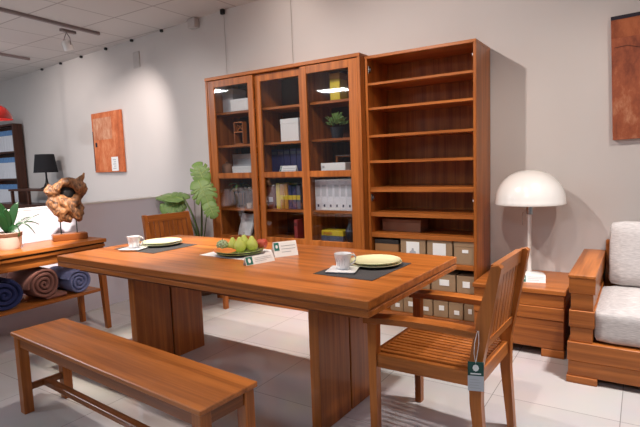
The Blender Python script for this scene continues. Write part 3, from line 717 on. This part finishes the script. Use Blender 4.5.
# ---------------------------------------------------------------- monstera in the corner
mo = thing('monstera_plant', 'large potted monstera with split leaves beside the glass cabinet', 'plant', (-3.78, 3.55, 0))
smooth_angle(MB().lathe([(0, 0), (.11, 0), (.12, .02), (.145, .30), (.15, .32), (.138, .32), (.132, .29), (0, .29)], n=32).build('pot', M['brownpot'], mo), 45)
MB().lathe([(0, .2905), (.13, .2905), (.08, .30), (0, .305)], n=20).build('soil', M['soil'], mo)
ml = Vector((-3.78, 3.55, 0))
def leaf(center, nrm, tipdir, size, cuts, droop=.25, mat=None, width=1.0):
    nrm = Vector(nrm).normalized(); ty = Vector(tipdir); ty = (ty - nrm * ty.dot(nrm)).normalized(); tx = ty.cross(nrm)
    N = 120; out_ = []
    for i in range(N):
        a = 2 * PI * i / N                            # 0 = tip
        r_ = 0.50 + .10 * math.cos(a) + 0.06 * math.cos(2 * a)
        back = max(0, -math.cos(a)); r_ += .06 * back - .26 * max(0, -math.cos(a) - .90) * 10 * .38
        ph = a if a < PI else 2 * PI - a
        for j, sl_ in enumerate((.55, 1.0, 1.45, 1.9)[:cuts + 1]):
            r_ *= 1 - (.42 if j % 2 == 0 else .30) * math.exp(-((ph - sl_) / .045) ** 2)
        out_.append((r_ * math.sin(a) * width, r_ * math.cos(a)))
    m_ = MB(); C0 = Vector(center); layers = []
    def P(x, y, off):
        z = -droop * (x * x + .8 * y * y) + .10 * abs(x) - .02
        return C0 + size * (tx * x + ty * y + nrm * z) + nrm * off - ml
    for off in (.0012, -.0012):
        rings = []
        for f in (.0, .35, .7, 1.0):
            if f == 0: rings.append([m_.bm.verts.new(P(0, -.12, off))])
            else: rings.append([m_.bm.verts.new(P(x * f, -.12 * (1 - f) + y * f, off)) for x, y in out_])
        layers.append(rings)
        fl = off < 0
        for k in range(N):
            t3 = (rings[0][0], rings[1][k], rings[1][(k + 1) % N]); m_.bm.faces.new(t3[::-1] if fl else t3)
            for A, B in zip(rings[1:], rings[2:]):
                q = (A[k], B[k], B[(k + 1) % N], A[(k + 1) % N]); m_.bm.faces.new(q[::-1] if fl else q)
    A, B = layers[0][-1], layers[1][-1]
    for k in range(N): m_.bm.faces.new((A[k], B[k], B[(k + 1) % N], A[(k + 1) % N]))
    o = m_.build('leaf', mat or M['leaf'], mo, smooth=True)
    vein = MB()
    vein.tube([P(0, -.40, .003), P(0, -.12, .003), P(0, .2, .003), P(0, .52, .002)], [.004, .004, .003, .001], 6)
    for s_ in (-1, 1):
        for y in (-.1, .06, .22): vein.tube([P(0, y, .003), P(s_ * .18, y + .06, .003), P(s_ * .34, y + .13, .002)], [.0025, .002, .001], 5)
    vein.build('veins', M['vein'], o)
    return o
view = Vector((3.6, -3.5, 0.25))
LEAVES = [((-3.56, 3.42, 1.218), view + Vector((0, 0, .8)), (-.35, -.1, 1), .205, 2, M['leaf']),
          ((-3.43, 3.30, 1.082), view + Vector((0, 0, 1.6)), (.45, .1, -1), .255, 3, M['leaf']),
          ((-3.355, 3.31, .914), view + Vector((0, 0, 1.2)), (.35, .2, -1), .16, 2, M['leaf']),
          ((-4.085, 3.53, 1.000), Vector((1.0, -1.2, 5.5)), (-1, .0, .05), .33, 2, M['leaf']),
          ((-4.035, 3.49, .915), view + Vector((0, 0, 2.2)), (-1, -.1, -.55), .24, 2, M['leaf'])]
for c_, nn, td, sz, cu, mt_ in LEAVES:
    leaf(c_, nn, td, sz, cu, mat=mt_)
MB().sphere((-4.285 + 3.78, 3.53 - 3.55, 1.000), .016, (1.6, 1, .5), 2).build('dry_leaf_tip', M['tip'], mo)
base = Vector((0, 0, .30))
for tgt, mid, r_ in (((.20, -.12, 1.15), (.14, -.06, .8), .007), ((.30, -.22, 1.12), (.16, -.10, .75), .007), ((.38, -.22, .95), (.18, -.10, .62), .006),
                    ((-.18, -.02, .995), (.10, -.04, .70), .012), ((-.16, -.06, .91), (.07, -.04, .64), .008)):
    a, b_, c_ = base, Vector(mid), Vector(tgt)
    MB().tube([(1 - t) ** 2 * a + 2 * t * (1 - t) * b_ + t * t * c_ for t in [k / 10 for k in range(11)]], [r_ * (1.5 - .9 * k / 10) for k in range(11)], 8).build('leaf_stalk', M['stem'], mo, smooth=True)

# ---------------------------------------------------------------- table setting
TZ = 0.7505
def mat_obj(label, c_, sx, sy, rz, mt_):
    o = MB().box(-sx / 2, sx / 2, -sy / 2, sy / 2, 0, .002, .0006).build('placemat', mt_); o.location = (c_[0], c_[1], TZ); o.rotation_euler = (0, 0, rz)
    return tag(o, label, 'placemat')
mat_obj('charcoal placemat at the left end of the dining table', (-2.845, 2.265), .43, .37, TA, M['charcoal_mat'])
mat_obj('charcoal placemat at the right end of the dining table', (-1.185, 2.215), .33, .43, TA, M['charcoal_mat'])
mat_obj('pale placemat under the fruit plates', (-2.07, 2.31), .45, .33, TA, M['white_mat'])
def plate(label, c_, r_, z, mt_, rim=.018, under=None, group=None):
    t = thing('plate', label, 'plate', (c_[0], c_[1], z), 0, group)
    smooth_angle(MB().lathe([(0, .004), (r_ * .62, .004), (r_ * .72, .007), (r_ * .97, rim), (r_, rim + .0015), (r_, rim - .002), (r_ * .74, .002), (r_ * .60, 0), (0, 0)], n=48).build('dish', mt_, t), 50)
    if under: MB().lathe([(r_ * .985, rim - .006), (r_ * .995, rim - .004), (r_ * .76, .0018), (r_ * .74, .0005)], n=48).build('rim_underside', under, t)
    return t
ZM = TZ + .0022
plate('lower pale green plate on the left placemat', (-2.865, 2.335), .142, ZM, M['green_ceramic'])
plate('upper pale green plate stacked on the left placemat', (-2.865, 2.335), .138, ZM + .012, M['green_ceramic'])
plate('lower pale green plate on the right placemat', (-1.165, 2.31), .138, ZM, M['green_ceramic'])
plate('upper pale green plate stacked on the right placemat', (-1.165, 2.31), .130, ZM + .012, M['green_ceramic'])
plate('dark rimmed lower plate under the fruit', (-2.075, 2.275), .142, ZM, M['olive_ceramic'], under=M['dark_glaze'])
plate('green upper plate holding the pears', (-2.075, 2.275), .150, ZM + .013, M['olive_ceramic'], under=M['dark_glaze'])
def cup(label_c, label_s, c_, rz, rh):
    s_ = MB().box(-.068, .068, -.068, .068, 0, .006, .003).box(-.074, .074, -.074, .074, .006, .011, .003).build('saucer', M['ceramic'])
    s_.location = (c_[0], c_[1], ZM); s_.rotation_euler = (0, 0, rz); tag(s_, label_s, 'saucer')
    t = thing('coffee_cup', label_c, 'cup', (c_[0], c_[1], ZM + .0115), rh)
    t.scale = (1.08, 1.08, 1.08)
    smooth_angle(MB().lathe([(0, 0), (.026, 0), (.029, .004), (.040, .066), (.041, .072), (.038, .072), (.036, .064), (.026, .008), (0, .006)], n=32).build('bowl', M['ceramic'], t), 50)
    MB().tube([(.034 + .0, 0, .062), (.052, 0, .064), (.060, 0, .052), (.056, 0, .034), (.045, 0, .022), (.031, 0, .020)], .0042, 8).build('handle', M['ceramic'], t, smooth=True)
    d_ = MB()
    for k in range(5):
        a = PI + .25 + .35 * k; d_.tube([(.0315 * math.cos(a), .0315 * math.sin(a), .018), (.0362 * math.cos(a + .12), .0362 * math.sin(a + .12), .040), (.0385 * math.cos(a), .0385 * math.sin(a), .054)], .0008, 5)
    d_.build('line_pattern', M['ink'], t)
cup('white cup on a square saucer at the left end of the table', 'square white saucer on the left placemat', (-2.900, 2.130), .35, .62)
cup('white cup on a square saucer at the right end of the table', 'square white saucer on the right placemat', (-1.250, 2.118), .30, .62)

# fruit
FZ = ZM + .013 + .005
def pear(label, x, y, s_, rx, rz):
    t = thing('pear', label, 'pear', (x, y, FZ), rz)
    pf = [(0, 0), (.018, .001), (.031, .012), (.037, .030), (.035, .047), (.025, .064), (.017, .076), (.013, .086), (.008, .092), (0, .094)]
    mt_ = Matrix.Rotation(rx, 4, 'X')
    zoff = min((mt_ @ Vector((0, r_ * math.copysign(1, -rx if rx else 1), z))).z for r_, z in pf) if rx else 0
    mt2 = Matrix.Translation((0, 0, -min(0, zoff) + .001)) @ mt_ @ Matrix.Scale(s_, 4)
    smooth_angle(MB().lathe(pf, n=24, mat=mt2).build('flesh', M['pear'], t), 80)
    k = MB().tube([(0, 0, .092), (.002, 0, .10), (.006, 0, .108)], .0016, 6)
    k._xf(k.bm.verts, mt2); k.build('stalk', M['stalk'], t)
pear('left green pear standing next to the custard apple', -2.118, 2.262, .90, .0, 0)
pear('middle green pear nearest the front of the plate', -2.048, 2.250, 1.0, .06, .5)
pear('right green pear beside the red apple', -2.005, 2.312, .98, -.04, 1.2)
pear('green pear standing behind the other pears', -2.083, 2.328, 1.0, 0, 2.0)
ap = thing('apple', 'red apple at the right of the fruit plate', 'apple', (-1.990, 2.388, FZ + .004))
smooth_angle(MB().lathe([(0, .004), (.014, 0), (.028, .008), (.036, .028), (.034, .046), (.022, .058), (.010, .058), (0, .053)], n=24).build('flesh', M['apple'], ap), 80)
MB().tube([(0, 0, .052), (.003, 0, .068)], .0015, 6).build('stalk', M['stalk'], ap)
sg = thing('custard_apple', 'knobbly grey green custard apple at the plate left', 'fruit', (-2.176, 2.232, FZ + .006))
k_ = MB().sphere((0, 0, .031), .033, (1.05, 1.05, .95), 2)
for v in list(k_.bm.verts):
    pass
for i in range(46):
    z = 1 - 2 * (i + .5) / 46; a = i * 2.39996; q = math.sqrt(1 - z * z)
    k_.sphere((.033 * q * math.cos(a), .033 * q * math.sin(a), .031 + .030 * z), .0075, (1, 1, 1), 1)
smooth_angle(k_.build('knobbly_skin', M['sugar'], sg), 80)
MB().tube([(0, 0, .06), (.002, 0, .074)], .002, 6).build('stalk', M['stalk'], sg)
def wedge(label, x, y, rz, L):
    m_ = MB(); n_ = 14; rows = []
    for i in range(n_ + 1):
        t = i / n_; xx = L * (t - .5); hgt = .030 * math.sin(PI * (.08 + .84 * t)); wd_ = .018 * math.sin(PI * (.08 + .84 * t)); zz = .010 * (2 * t - 1) ** 2
        rows.append([m_.bm.verts.new((xx, -wd_, zz)), m_.bm.verts.new((xx, wd_, zz)), m_.bm.verts.new((xx, wd_ * .35, zz + hgt)), m_.bm.verts.new((xx, -wd_ * .35, zz + hgt))])
    for A, B in zip(rows, rows[1:]):
        for k in range(4): m_.bm.faces.new((A[k], A[(k + 1) % 4], B[(k + 1) % 4], B[k]))
    m_.bm.faces.new(rows[0]); m_.bm.faces.new(rows[-1][::-1])
    o = m_.build('papaya_slice', M['orange'], None, smooth=True); smooth_angle(o, 50)
    o.location = (x, y, FZ + .003); o.rotation_euler = (0, 0, rz); return tag(o, label, 'fruit')
wedge('longer orange papaya slice at the plate front edge', -2.095, 2.188, .55, .105)
wedge('shorter orange papaya slice under the custard apple', -2.150, 2.168, .45, .060)
tent_card('small low white tent card with green end before the fruit', (-1.800, 2.020, TZ), (-1.745, 2.200, TZ), .046, .24)
tent_card('taller white tent card with green logo beside the fruit', (-1.800, 2.272, TZ), (-1.722, 2.398, TZ), .086, .24)

# ---------------------------------------------------------------- things inside the glass cabinet
S1, S2, S3, S4, S5 = SHZ
def thing_box(name, label, cat, x0, x1, y0, y1, z0, z1, mt_, lidmat=None, group=None, labelmat=None, lab=None):
    c_ = ((x0 + x1) / 2, (y0 + y1) / 2, z0 + .0006)
    t = thing(name, label, cat, c_, 0, group)
    h = z1 - z0; hl = h * .22 if lidmat else 0
    MB().box(x0, x1, y0, y1, z0 + .0006, z1 - hl, .0025).build('body', mt_, t, c_)
    if lidmat: MB().box(x0 - .002, x1 + .002, y0 - .002, y1 + .002, z1 - hl, z1, .003).build('lid', lidmat, t, c_)
    if lab:
        a0, a1, b0, b1 = lab
        MB().box(x0 + (x1 - x0) * a0, x0 + (x1 - x0) * a1, y0 - .0035, y0 - .0005, z0 + h * b0, z0 + h * b1, 0).build('paper_label', labelmat or M['paper'], t, c_)
    return t
fy = 3.66                                               # front of most cabinet goods
thing_box('storage_box', 'tall pale grey box on the top left shelf of the glass cabinet', 'box', -3.47, -3.335, fy + .01, fy + .2, S5, S5 + .23, M['greypaper'], M['pale_grey'])
thing_box('paper_box', 'low white stand-in for a glass reflection on the top left shelf of the glass cabinet', 'box', -3.315, -3.10, fy - .05, fy + .10, S5, S5 + .115, M['paper'], M['paper'])  # white box in place of a wall reflection on the glass
hg = thing('hourglass_frame', 'small wooden frame ornament on the second left cabinet shelf', 'ornament', (-3.215, 3.62, S4 + .0005))
for z in (0, .11, .20): MB().box(-.055, .055, -.03, .03, z, z + .012).build('bar', TEAK, hg)
for s_ in (-1, 1): MB().box(s_ * .052 - .006, s_ * .052 + .006, -.028, .028, .012, .20).build('post', TEAK, hg)
for s_ in (-1, 1): MB().tube([(s_ * .045, 0, .122), (-s_ * .045, 0, .20)], .005, 6).build('cross_brace', TEAK, hg)
jr = thing('brown_jar', 'round topped brown jar at the left of the middle cabinet shelf', 'jar', (-3.425, 3.64, S3 + .0005))
smooth_angle(MB().lathe([(0, 0), (.045, 0), (.05, .01), (.052, .10), (.04, .12), (.02, .125), (0, .126)], n=24).build('jar_body', M['boxwood'], jr), 50)
MB().lathe([(0, .1262), (.014, .1262), (.012, .14), (0, .142)], n=14).build('knob', M['brownpot'], jr)
thing_box('storage_box', 'pale grey box standing behind a white box in the left cabinet', 'box', -3.46, -3.17, fy + .10, fy + .25, S3, S3 + .215, M['greypaper'], M['pale_grey'])
thing_box('paper_box', 'low white box before a grey box in the left cabinet', 'box', -3.335, -3.10, fy - .05, fy + .08, S3, S3 + .095, M['paper'], M['paper'])
# plant and rack on the fourth shelf
pl = thing('wire_plant_stand', 'dark wire stand trailing leaves in the lower left cabinet', 'plant', (-3.29, 3.66, S2 + .0005))
for s_ in (-1, 1):
    MB().tube([(s_ * .05, -.03, 0), (s_ * .05, -.03, .15), (s_ * .05, .03, .15), (s_ * .05, .03, 0)], .004, 6).build('wire_leg', M['black'], pl)
MB().box(-.055, .055, -.034, .034, .148, .156).build('tray', M['black'], pl)
MB().lathe([(0, .1565), (.03, .1565), (.036, .2), (0, .198)], n=16).build('pot', M['brownpot'], pl)
for k in range(9):
    a = k * .7; ribbon(MB(), arc((0, 0, .195), (.13 * math.cos(a), .09 * math.sin(a), .175 + .03 * (k % 3) - .02), .03, 6), lw(.018, 6)).build('leaf', M['leaf'] if k % 2 else M['leaf_dark'], pl, smooth=True)
cp = thing('small_cup', 'small pale cup at the right of the wire plant stand', 'cup', (-3.15, 3.62, S2 + .0005))
smooth_angle(MB().lathe([(0, 0), (.018, 0), (.026, .05), (.024, .05), (.016, .004), (0, .004)], n=20).build('cup_body', M['pot'], cp), 50)
MB().tube([(.022, 0, .042), (.034, 0, .036), (.034, 0, .018), (.019, 0, .012)], .0025, 6).build('handle', M['pot'], cp)
bk = thing('magazine', 'white magazine leaning open on the bottom left cabinet shelf', 'magazine', (-3.235, 3.63, S1 + .0005), -.12)
MB().hexa([(-.10, 0, 0), (.075, 0, 0), (.075, .02, 0), (-.10, .02, 0)], [(-.10, .07, .20), (.075, .07, .20), (.075, .082, .20), (-.10, .082, .20)]).build('pages', M['paper'], bk)
MB().hexa([(-.102, .0205, 0), (.077, .0205, 0), (.077, .0225, 0), (-.102, .0225, 0)], [(-.102, .0825, .202), (.077, .0825, .202), (.077, .0845, .202), (-.102, .0845, .202)]).build('cover', M['greypaper'], bk)
# middle section
thing_box('paper_box', 'tall white box on the second shelf of the middle cabinet bay', 'box', -2.74, -2.545, fy - .04, fy + .12, S4, S4 + .20, M['paper'], M['paper'])
for k in range(5):  # dark blue blocks built in place of a dark reflection on the glass
    x = -2.920 + .072 * k
    t = thing('book', ['first', 'second', 'third', 'fourth', 'fifth'][k] + ' from left of the dark blue blocks for a reflection in the middle cabinet bay', 'book', (x + .034, fy + .13, S3 + .0005), 0, 'dark blue blocks for a reflection')
    MB().box(-.034, .034, -.09, .09, 0, .24 - .004 * (k % 3), .004).build('cover', M['darkblue'], t)
    MB().box(-.029, .029, -.0915, -.0902, .19, .215, 0).build('spine_band', M['greybook'], t)
tent_card('white card leaning on the middle shelf of the central cabinet bay', (-2.755, 3.585, S3 + .0005), (-2.575, 3.585, S3 + .0005), .085, .10)
thing_box('magazine_file', 'maroon file at the left of the yellow books in the cabinet', 'file', -2.925, -2.84, fy - .04, fy + .15, S2, S2 + .215, M['maroon'], None, None, M['greypaper'], (.25, .75, .3, .5))
for k, (mt_, hh, dark) in enumerate([('yellow', .235, 0), ('mustard', .225, 1), ('mustard', .23, 1), ('darkblue', .215, 1), ('darkblue', .205, 0), ('greybook', .21, 0)]):
    x = -2.832 + .046 * k
    t = thing('book', ['yellow book first from left beside the maroon file', 'mustard book second from left beside the maroon file', 'mustard book third from left beside the maroon file', 'navy book with yellow band fourth from left in the yellow row', 'navy book with yellow band fifth from left in the yellow row', 'slate book with yellow band at the right of the yellow row'][k], 'book', (x + .021, fy + .05, S2 + .0005), 0, 'yellow and navy books')
    MB().box(-.0205, .0205, -.08, .08, 0, hh, .003).build('cover', M[mt_], t)
    if k: MB().box(-.0206, .0206, -.0812, -.0802, .085, .125, 0).build('spine_band', M['yellow'], t)
t = thing('book', 'thin red book standing alone on the lowest middle cabinet shelf', 'book', (-2.585, 3.655, S1 + .0005))
MB().box(-.018, .018, -.08, .08, 0, .175, .003).build('cover', M['redbook'], t); MB().box(-.014, .014, -.0812, -.0802, .12, .15, 0).build('spine_band', M['maroon'], t)
# right section
thing_box('tall_tin', 'tall yellow tin on the top right shelf of the glass cabinet', 'tin', -2.215, -2.12, fy - .03, fy + .10, S5, S5 + .225, M['yellow'], M['mustard'])
gp = thing('potted_plant', 'small leafy plant in a dark pot in the right cabinet bay', 'plant', (-2.15, 3.62, S4 + .0005))
smooth_angle(MB().lathe([(0, 0), (.045, 0), (.06, .09), (.055, .09), (.05, .075), (0, .075)], n=24).build('pot', M['darkvase'], gp), 45)
fo = MB()
for i in range(130):
    a = random.uniform(0, 2 * PI); e = random.uniform(.15, 1.4); r_ = random.uniform(.05, .115)
    p1 = (r_ * 1.1 * math.cos(a) * math.cos(e), r_ * math.sin(a) * math.cos(e), .085 + r_ * 1.0 * math.sin(e) + .02)
    p0 = (p1[0] * .72, p1[1] * .72, .085 + (p1[2] - .085) * .72)
    ribbon(fo, arc(p0, p1, .006, 3), [.002, .010, .008, .001])
fo.build('foliage', M['leaf'], gp)
tray = MB().box(-.10, .10, -.07, .07, 0, .008, .003).build('metal_tray', M['chrome']); 
st = thing('riser', 'slim wooden riser carrying a silver tray in the right cabinet bay', 'riser', (-2.13, fy + .12, S3 + .0005))
MB().box(-.11, .11, -.06, .06, .145, .155).build('top', WALN, st)
for s_ in (-1, 1): MB().box(s_ * .1 - .008, s_ * .1 + .008, -.055, .055, 0, .145).build('leg', WALN, st)
tray.location = (-2.13, fy + .12, S3 + .156); tag(tray, 'slim silver tray on a riser above the white boxes', 'tray')
thing_box('paper_box', 'lower flat white box in the right cabinet bay', 'box', -2.285, -2.045, fy - .09, fy + .05, S3, S3 + .032, M['paper'])
thing_box('paper_box', 'upper larger white box with grey mark in the right cabinet bay', 'box', -2.292, -2.055, fy - .09, fy + .05, S3 + .033, S3 + .098, M['paper'], None, None, M['ink'], (.06, .15, .35, .65))
for k in range(6):
    x = -2.374 + .062 * k
    t = thing('ring_binder', 'white binder ' + ['leftmost', 'second from left', 'third from left', 'third from right', 'second from right', 'rightmost'][k] + ' in the row behind the right glass door', 'binder', (x + .030, fy + .03, S2 + .0005), 0, 'white binders in the cabinet')
    MB().box(-.0305, .0305, -.10, .10, 0, .262, .004).build('cover', M['binder'], t)
    MB().box(-.008, .008, -.1015, -.1003, .03, .052, 0).build('spine_dot', M['binder_dot'], t)
    MB().box(-.020, .020, -.1012, -.1003, .12, .22, 0).build('spine_label', M['greypaper'], t)
thing_box('book', 'slate book lying under the yellow one in the right cabinet bay', 'book', -2.335, -2.115, fy - .06, fy + .08, S1, S1 + .045, M['greybook'])
thing_box('book', 'yellow book lying on the slate one in the right cabinet bay', 'book', -2.33, -2.115, fy - .06, fy + .07, S1 + .046, S1 + .092, M['yellow'], None, None, M['mustard'], (.1, .5, .3, .7))
vs = thing('vase', 'dark vase at the right of the yellow book in the cabinet', 'vase', (-2.06, 3.64, S1 + .0005))
smooth_angle(MB().lathe([(0, 0), (.03, 0), (.048, .04), (.045, .10), (.02, .15), (.018, .185), (.028, .20), (.024, .20), (.014, .18), (0, .17)], n=24).build('vase_body', M['darkvase'], vs), 60)
MB().lathe([(.0458, .088), (.0462, .09), (.0445, .102), (.044, .104)], n=24).build('band', M['greybook'], vs)

# ---------------------------------------------------------------- boxes in the open bookcase
by = BY + .02
thing_box('wooden_box', 'long flat brown box in the bookcase above the kraft boxes', 'box', -1.79, -1.46, BY + .13, BY + .30, 0.719, 0.819, M['boxwood'], M['boxwood'])
thing_box('storage_box', 'tan box with a dark lid at left of the bookcase kraft boxes', 'box', -1.805, -1.603, by, by + .28, 0.512, 0.668, M['kraft_dark'], M['lid_black'])
b1 = thing_box('kraft_box', 'kraft box with a printed emblem label in the bookcase', 'box', -1.583, -1.380, by, by + .28, 0.512, 0.682, M['kraft'], None, None, M['paper'], (.24, .76, .18, .88))
MB().prism([(-.03, .045), (.03, .045), (.024, .075), (.010, .082), (.006, .10), (-.006, .10), (-.010, .082), (-.024, .075)], -.1445, -.1436, axis=1).build('emblem', M['ink'], b1)
thing_box('kraft_box', 'kraft box with a plain white label in the bookcase', 'box', -1.367, -1.174, by, by + .28, 0.512, 0.682, M['kraft'], None, None, M['paper'], (.24, .76, .18, .88))
thing_box('kraft_box', 'kraft box with a small white tag at right of its shelf', 'box', -1.160, -1.013, by, by + .28, 0.512, 0.682, M['kraft'], M['kraft'], None, M['paper'], (.42, .72, .52, .66))
up = [(-1.66, -1.51), (-1.49, -1.355), (-1.340, -1.155), (-1.145, -1.015)]
nm_ = ['first from left', 'second from left', 'third from left', 'fourth from left']
for (a, b_), q in zip(up, nm_):
    thing_box('small_carton', 'small kraft carton ' + q + ' on the second lowest bookcase shelf', 'box', a, b_, by + .01, by + .22, 0.295, 0.425, M['kraft'], None, 'cartons on the second lowest shelf', M['paper'], (.35, .75, .35, .7))
lo = [(-1.685, -1.578), (-1.573, -1.467), (-1.455, -1.335), (-1.326, -1.214), (-1.208, -1.100), (-1.090, -1.014)]
nm_ = ['first from left', 'second from left', 'third from left', 'third from right', 'second from right', 'rightmost']
for k, ((a, b_), q) in enumerate(zip(lo, nm_)):
    thing_box('small_carton', 'small kraft carton ' + q + ' on the bottom bookcase shelf', 'box', a, b_, by + .01, by + .20, 0.09, 0.215, M['kraft'], None, 'cartons on the bottom shelf', M['paper'], (.4, .75, .3 + .15 * (k % 2), .55 + .2 * (k % 2)))

# ---------------------------------------------------------------- things beyond the half wall
sb = (-8.05, 4.0, 0)
side = thing('sideboard', 'dark wooden sideboard beyond the half wall under the black lamp', 'sideboard', sb)
def pd(name, *b): return MB().box(*b, .003).build(name, DARKW, side, sb)
pd('top', -8.36, -7.22, 3.93, 4.24, 1.02, 1.05); pd('shelf', -8.95, -7.22, 3.92, 4.22, 0.75, 0.82); pd('bottom', -8.93, -7.24, 3.94, 4.20, 0.10, 0.13)
for x in (-8.93, -8.1, -7.27): pd('upright', x, x + .04, 3.94, 4.20, 0.13, 0.75)
for x in (-8.34, -7.85): pd('upper_upright', x, x + .04, 3.95, 3.99, 0.82, 1.02)
for x in (-8.93, -7.29):
    for y in (3.95, 4.14): pd('leg', x, x + .05, y, y + .05, 0, .10)
pd('back_panel', -8.9, -7.27, 4.20, 4.215, .13, .75)
bl = thing('table_lamp', 'black table lamp with a drum shade on the dark sideboard', 'lamp', (-7.50, 4.08, 1.0505))
smooth_angle(MB().lathe([(0, 0), (.09, 0), (.09, .012), (.05, .03), (.022, .09), (.013, .16), (.016, .34), (0, .34)], n=28).build('lamp_base', M['black'], bl), 50)
smooth_angle(MB().lathe([(.165, .24), (.128, .51), (.124, .51), (.161, .24), (.165, .24)], n=36).build('lamp_shade', M['blackfabric'], bl), 50)
MB().lathe([(0, .335), (.02, .335), (.02, .40), (0, .40)], n=12).build('bulb_socket', M['chrome'], bl)
for a in (0, 2.09, 4.19): MB().tube([(0, 0, .38), (.125 * math.cos(a), .125 * math.sin(a), .49)], .003, 6).build('shade_arm', M['black'], bl)
bs = (-9.19, 4.32, 0)
bsh = thing('bookshelf', 'dark wooden bookshelf filled with white files beyond the sideboard', 'bookshelf', bs)
def pq(name, *b): return MB().box(*b, .003).build(name, DARKW, bsh, bs)
for x in (-9.67, -8.72): pq('side_panel', x, x + .03, 4.245, 4.40, 0, 2.11)
for z in (.30, .74, 1.18, 1.63, 2.08): pq('shelf', -9.64, -8.72, 4.25, 4.39, z, z + .03)
pq('back_panel', -9.64, -8.72, 4.39, 4.40, .3, 2.08)
rows = [(1.18, .37, 'middle'), (1.63, .36, 'top'), (.74, .36, 'lowest')]
ords = ['rightmost', 'second from right', 'third from right', 'fourth from right', 'fifth from right', 'sixth from right', 'seventh from right', 'eighth from right']
for z, hh, rn in rows:
    for k in range(8):
        x = -8.725 - .085 * (k + 1)
        t = thing('magazine_file', 'white file ' + ords[k] + ' on the ' + rn + ' row of the far bookshelf', 'file', (x + .041, 4.306, z + .0305), 0, 'white files on the far bookshelf')
        MB().box(-.040, .040, -.055, .055, 0, hh * .72, .003).build('file_body', M['binder'], t)
        MB().box(-.038, .038, -.05, .05, hh * .72, hh * .95, .003).build('picture_top', M['bluepic'], t)
rp = thing('pendant_lamp', 'red dome pendant lamp hanging at the left edge', 'lamp', (-6.80, 3.12, 1.97))
Rr = .20
pdm = [(Rr, 0)] + [(Rr * math.cos(k / 10 * PI / 2), .19 * math.sin(k / 10 * PI / 2)) for k in range(1, 10)] + [(.03, .19), (.03, .22), (0, .22)]
smooth_angle(MB().lathe(pdm, n=40).build('lamp_shade', M['red_enamel'], rp), 60)
MB().lathe([(0, .02)] + [(.06 * math.sin(k / 8 * PI), .075 - .055 * math.cos(k / 8 * PI)) for k in range(1, 8)] + [(0, .13)], n=20).build('bulb', M['bulb'], rp)
MB().tube([(0, 0, .21), (0, 0, HC - 1.97)], .004, 6).build('cord', M['black'], rp)

# ---------------------------------------------------------------- ceiling fittings and wall fittings
def track(label, x, y0, y1, rz):
    o = MB().box(-.018, .018, -(y1 - y0), 0, -.034, -.0005, .003).build('lighting_track', M['metal_grey']); o.location = (x, y1, HC); o.rotation_euler = (0, 0, rz)
    return tag(o, label, 'track')
track('grey ceiling lighting track nearest the dining table', -5.33, 0.3, 3.66, .10)
track('grey ceiling lighting track at the far left', -7.20, 1.2, 3.83, .10)
sp = thing('track_spotlight', 'white spotlight hanging under the ceiling track at upper left', 'spotlight', (-5.365, 3.30, HC - .036), .1)
MB().box(-.02, .02, -.09, .09, -.03, 0).build('adapter', M['metal_grey'], sp)
MB().tube([(0, -.02, -.03), (-.05, -.02, -.10), (-.055, -.02, -.17)], .005, 6).tube([(0, -.02, -.03), (.05, -.02, -.10), (.055, -.02, -.17)], .005, 6).build('yoke', M['metal_grey'], sp)
mt_ = Matrix.Translation((0, -.02, -.17)) @ Matrix.Rotation(.35, 4, 'X')
smooth_angle(MB().lathe([(0, .06), (.035, .055), (.05, .03), (.055, -.05), (.05, -.055), (.045, -.02), (0, -.01)], n=24, mat=mt_).build('lamp_head', M['white_plastic'], sp), 50)
def wallbox(name, label, cat, x, z, sx, sz, d_, mt_):
    o = MB().box(-sx / 2, sx / 2, -d_, 0, 0, sz, .008).build(name, mt_); o.location = (x, wy(x) - .003, z); o.rotation_euler = (0, 0, -.095)
    return tag(o, label, cat)
wallbox('grey_wall_box', 'small grey wall box tight under the ceiling near the cabinet', 'wall_box', -4.10, 2.775, .12, .10, .07, M['pale_grey'])  # small pale grey box fixed under the ceiling
wallbox('wall_patch', 'faint grey patch high on the wall above the left painting', 'plate', -5.26, 2.53, .14, .19, .01, M['pale_grey'])  # thin pale grey slab set flat on the wall
for x, lab in ((-3.64, 'thin grey hanging wire running down the wall beside the glass cabinet'), (-2.80, 'thin grey hanging wire running down the wall above the glass cabinet')):
    wr = thing('hanging_wire', lab, 'wire', (x, 3.938, 2.135 if x > -3 else 1.0))
    z0 = 2.135 if x > -3 else 1.0
    MB().tube([(0, 0, 0), (0, 0, HC - z0 - .03)], .0022, 6).build('wire', M['cable'], wr)
    MB().box(-.025, .015, -.03, .004, HC - z0 - .05, HC - z0 - .0005).build('ceiling_clip', M['black'], wr)

for x in (-4.70, -5.32, -5.93, -6.58, -7.19, -7.80):
    o = MB().box(-.018, .018, -.03, 0, -.03, -.0006, .004).build('ceiling_hook', M['black']); o.location = (x, wy(x) - .004, HC)
    tag(o, 'tiny dark hook where a ceiling seam meets the back wall', 'hook', 'ceiling hooks along the back wall')
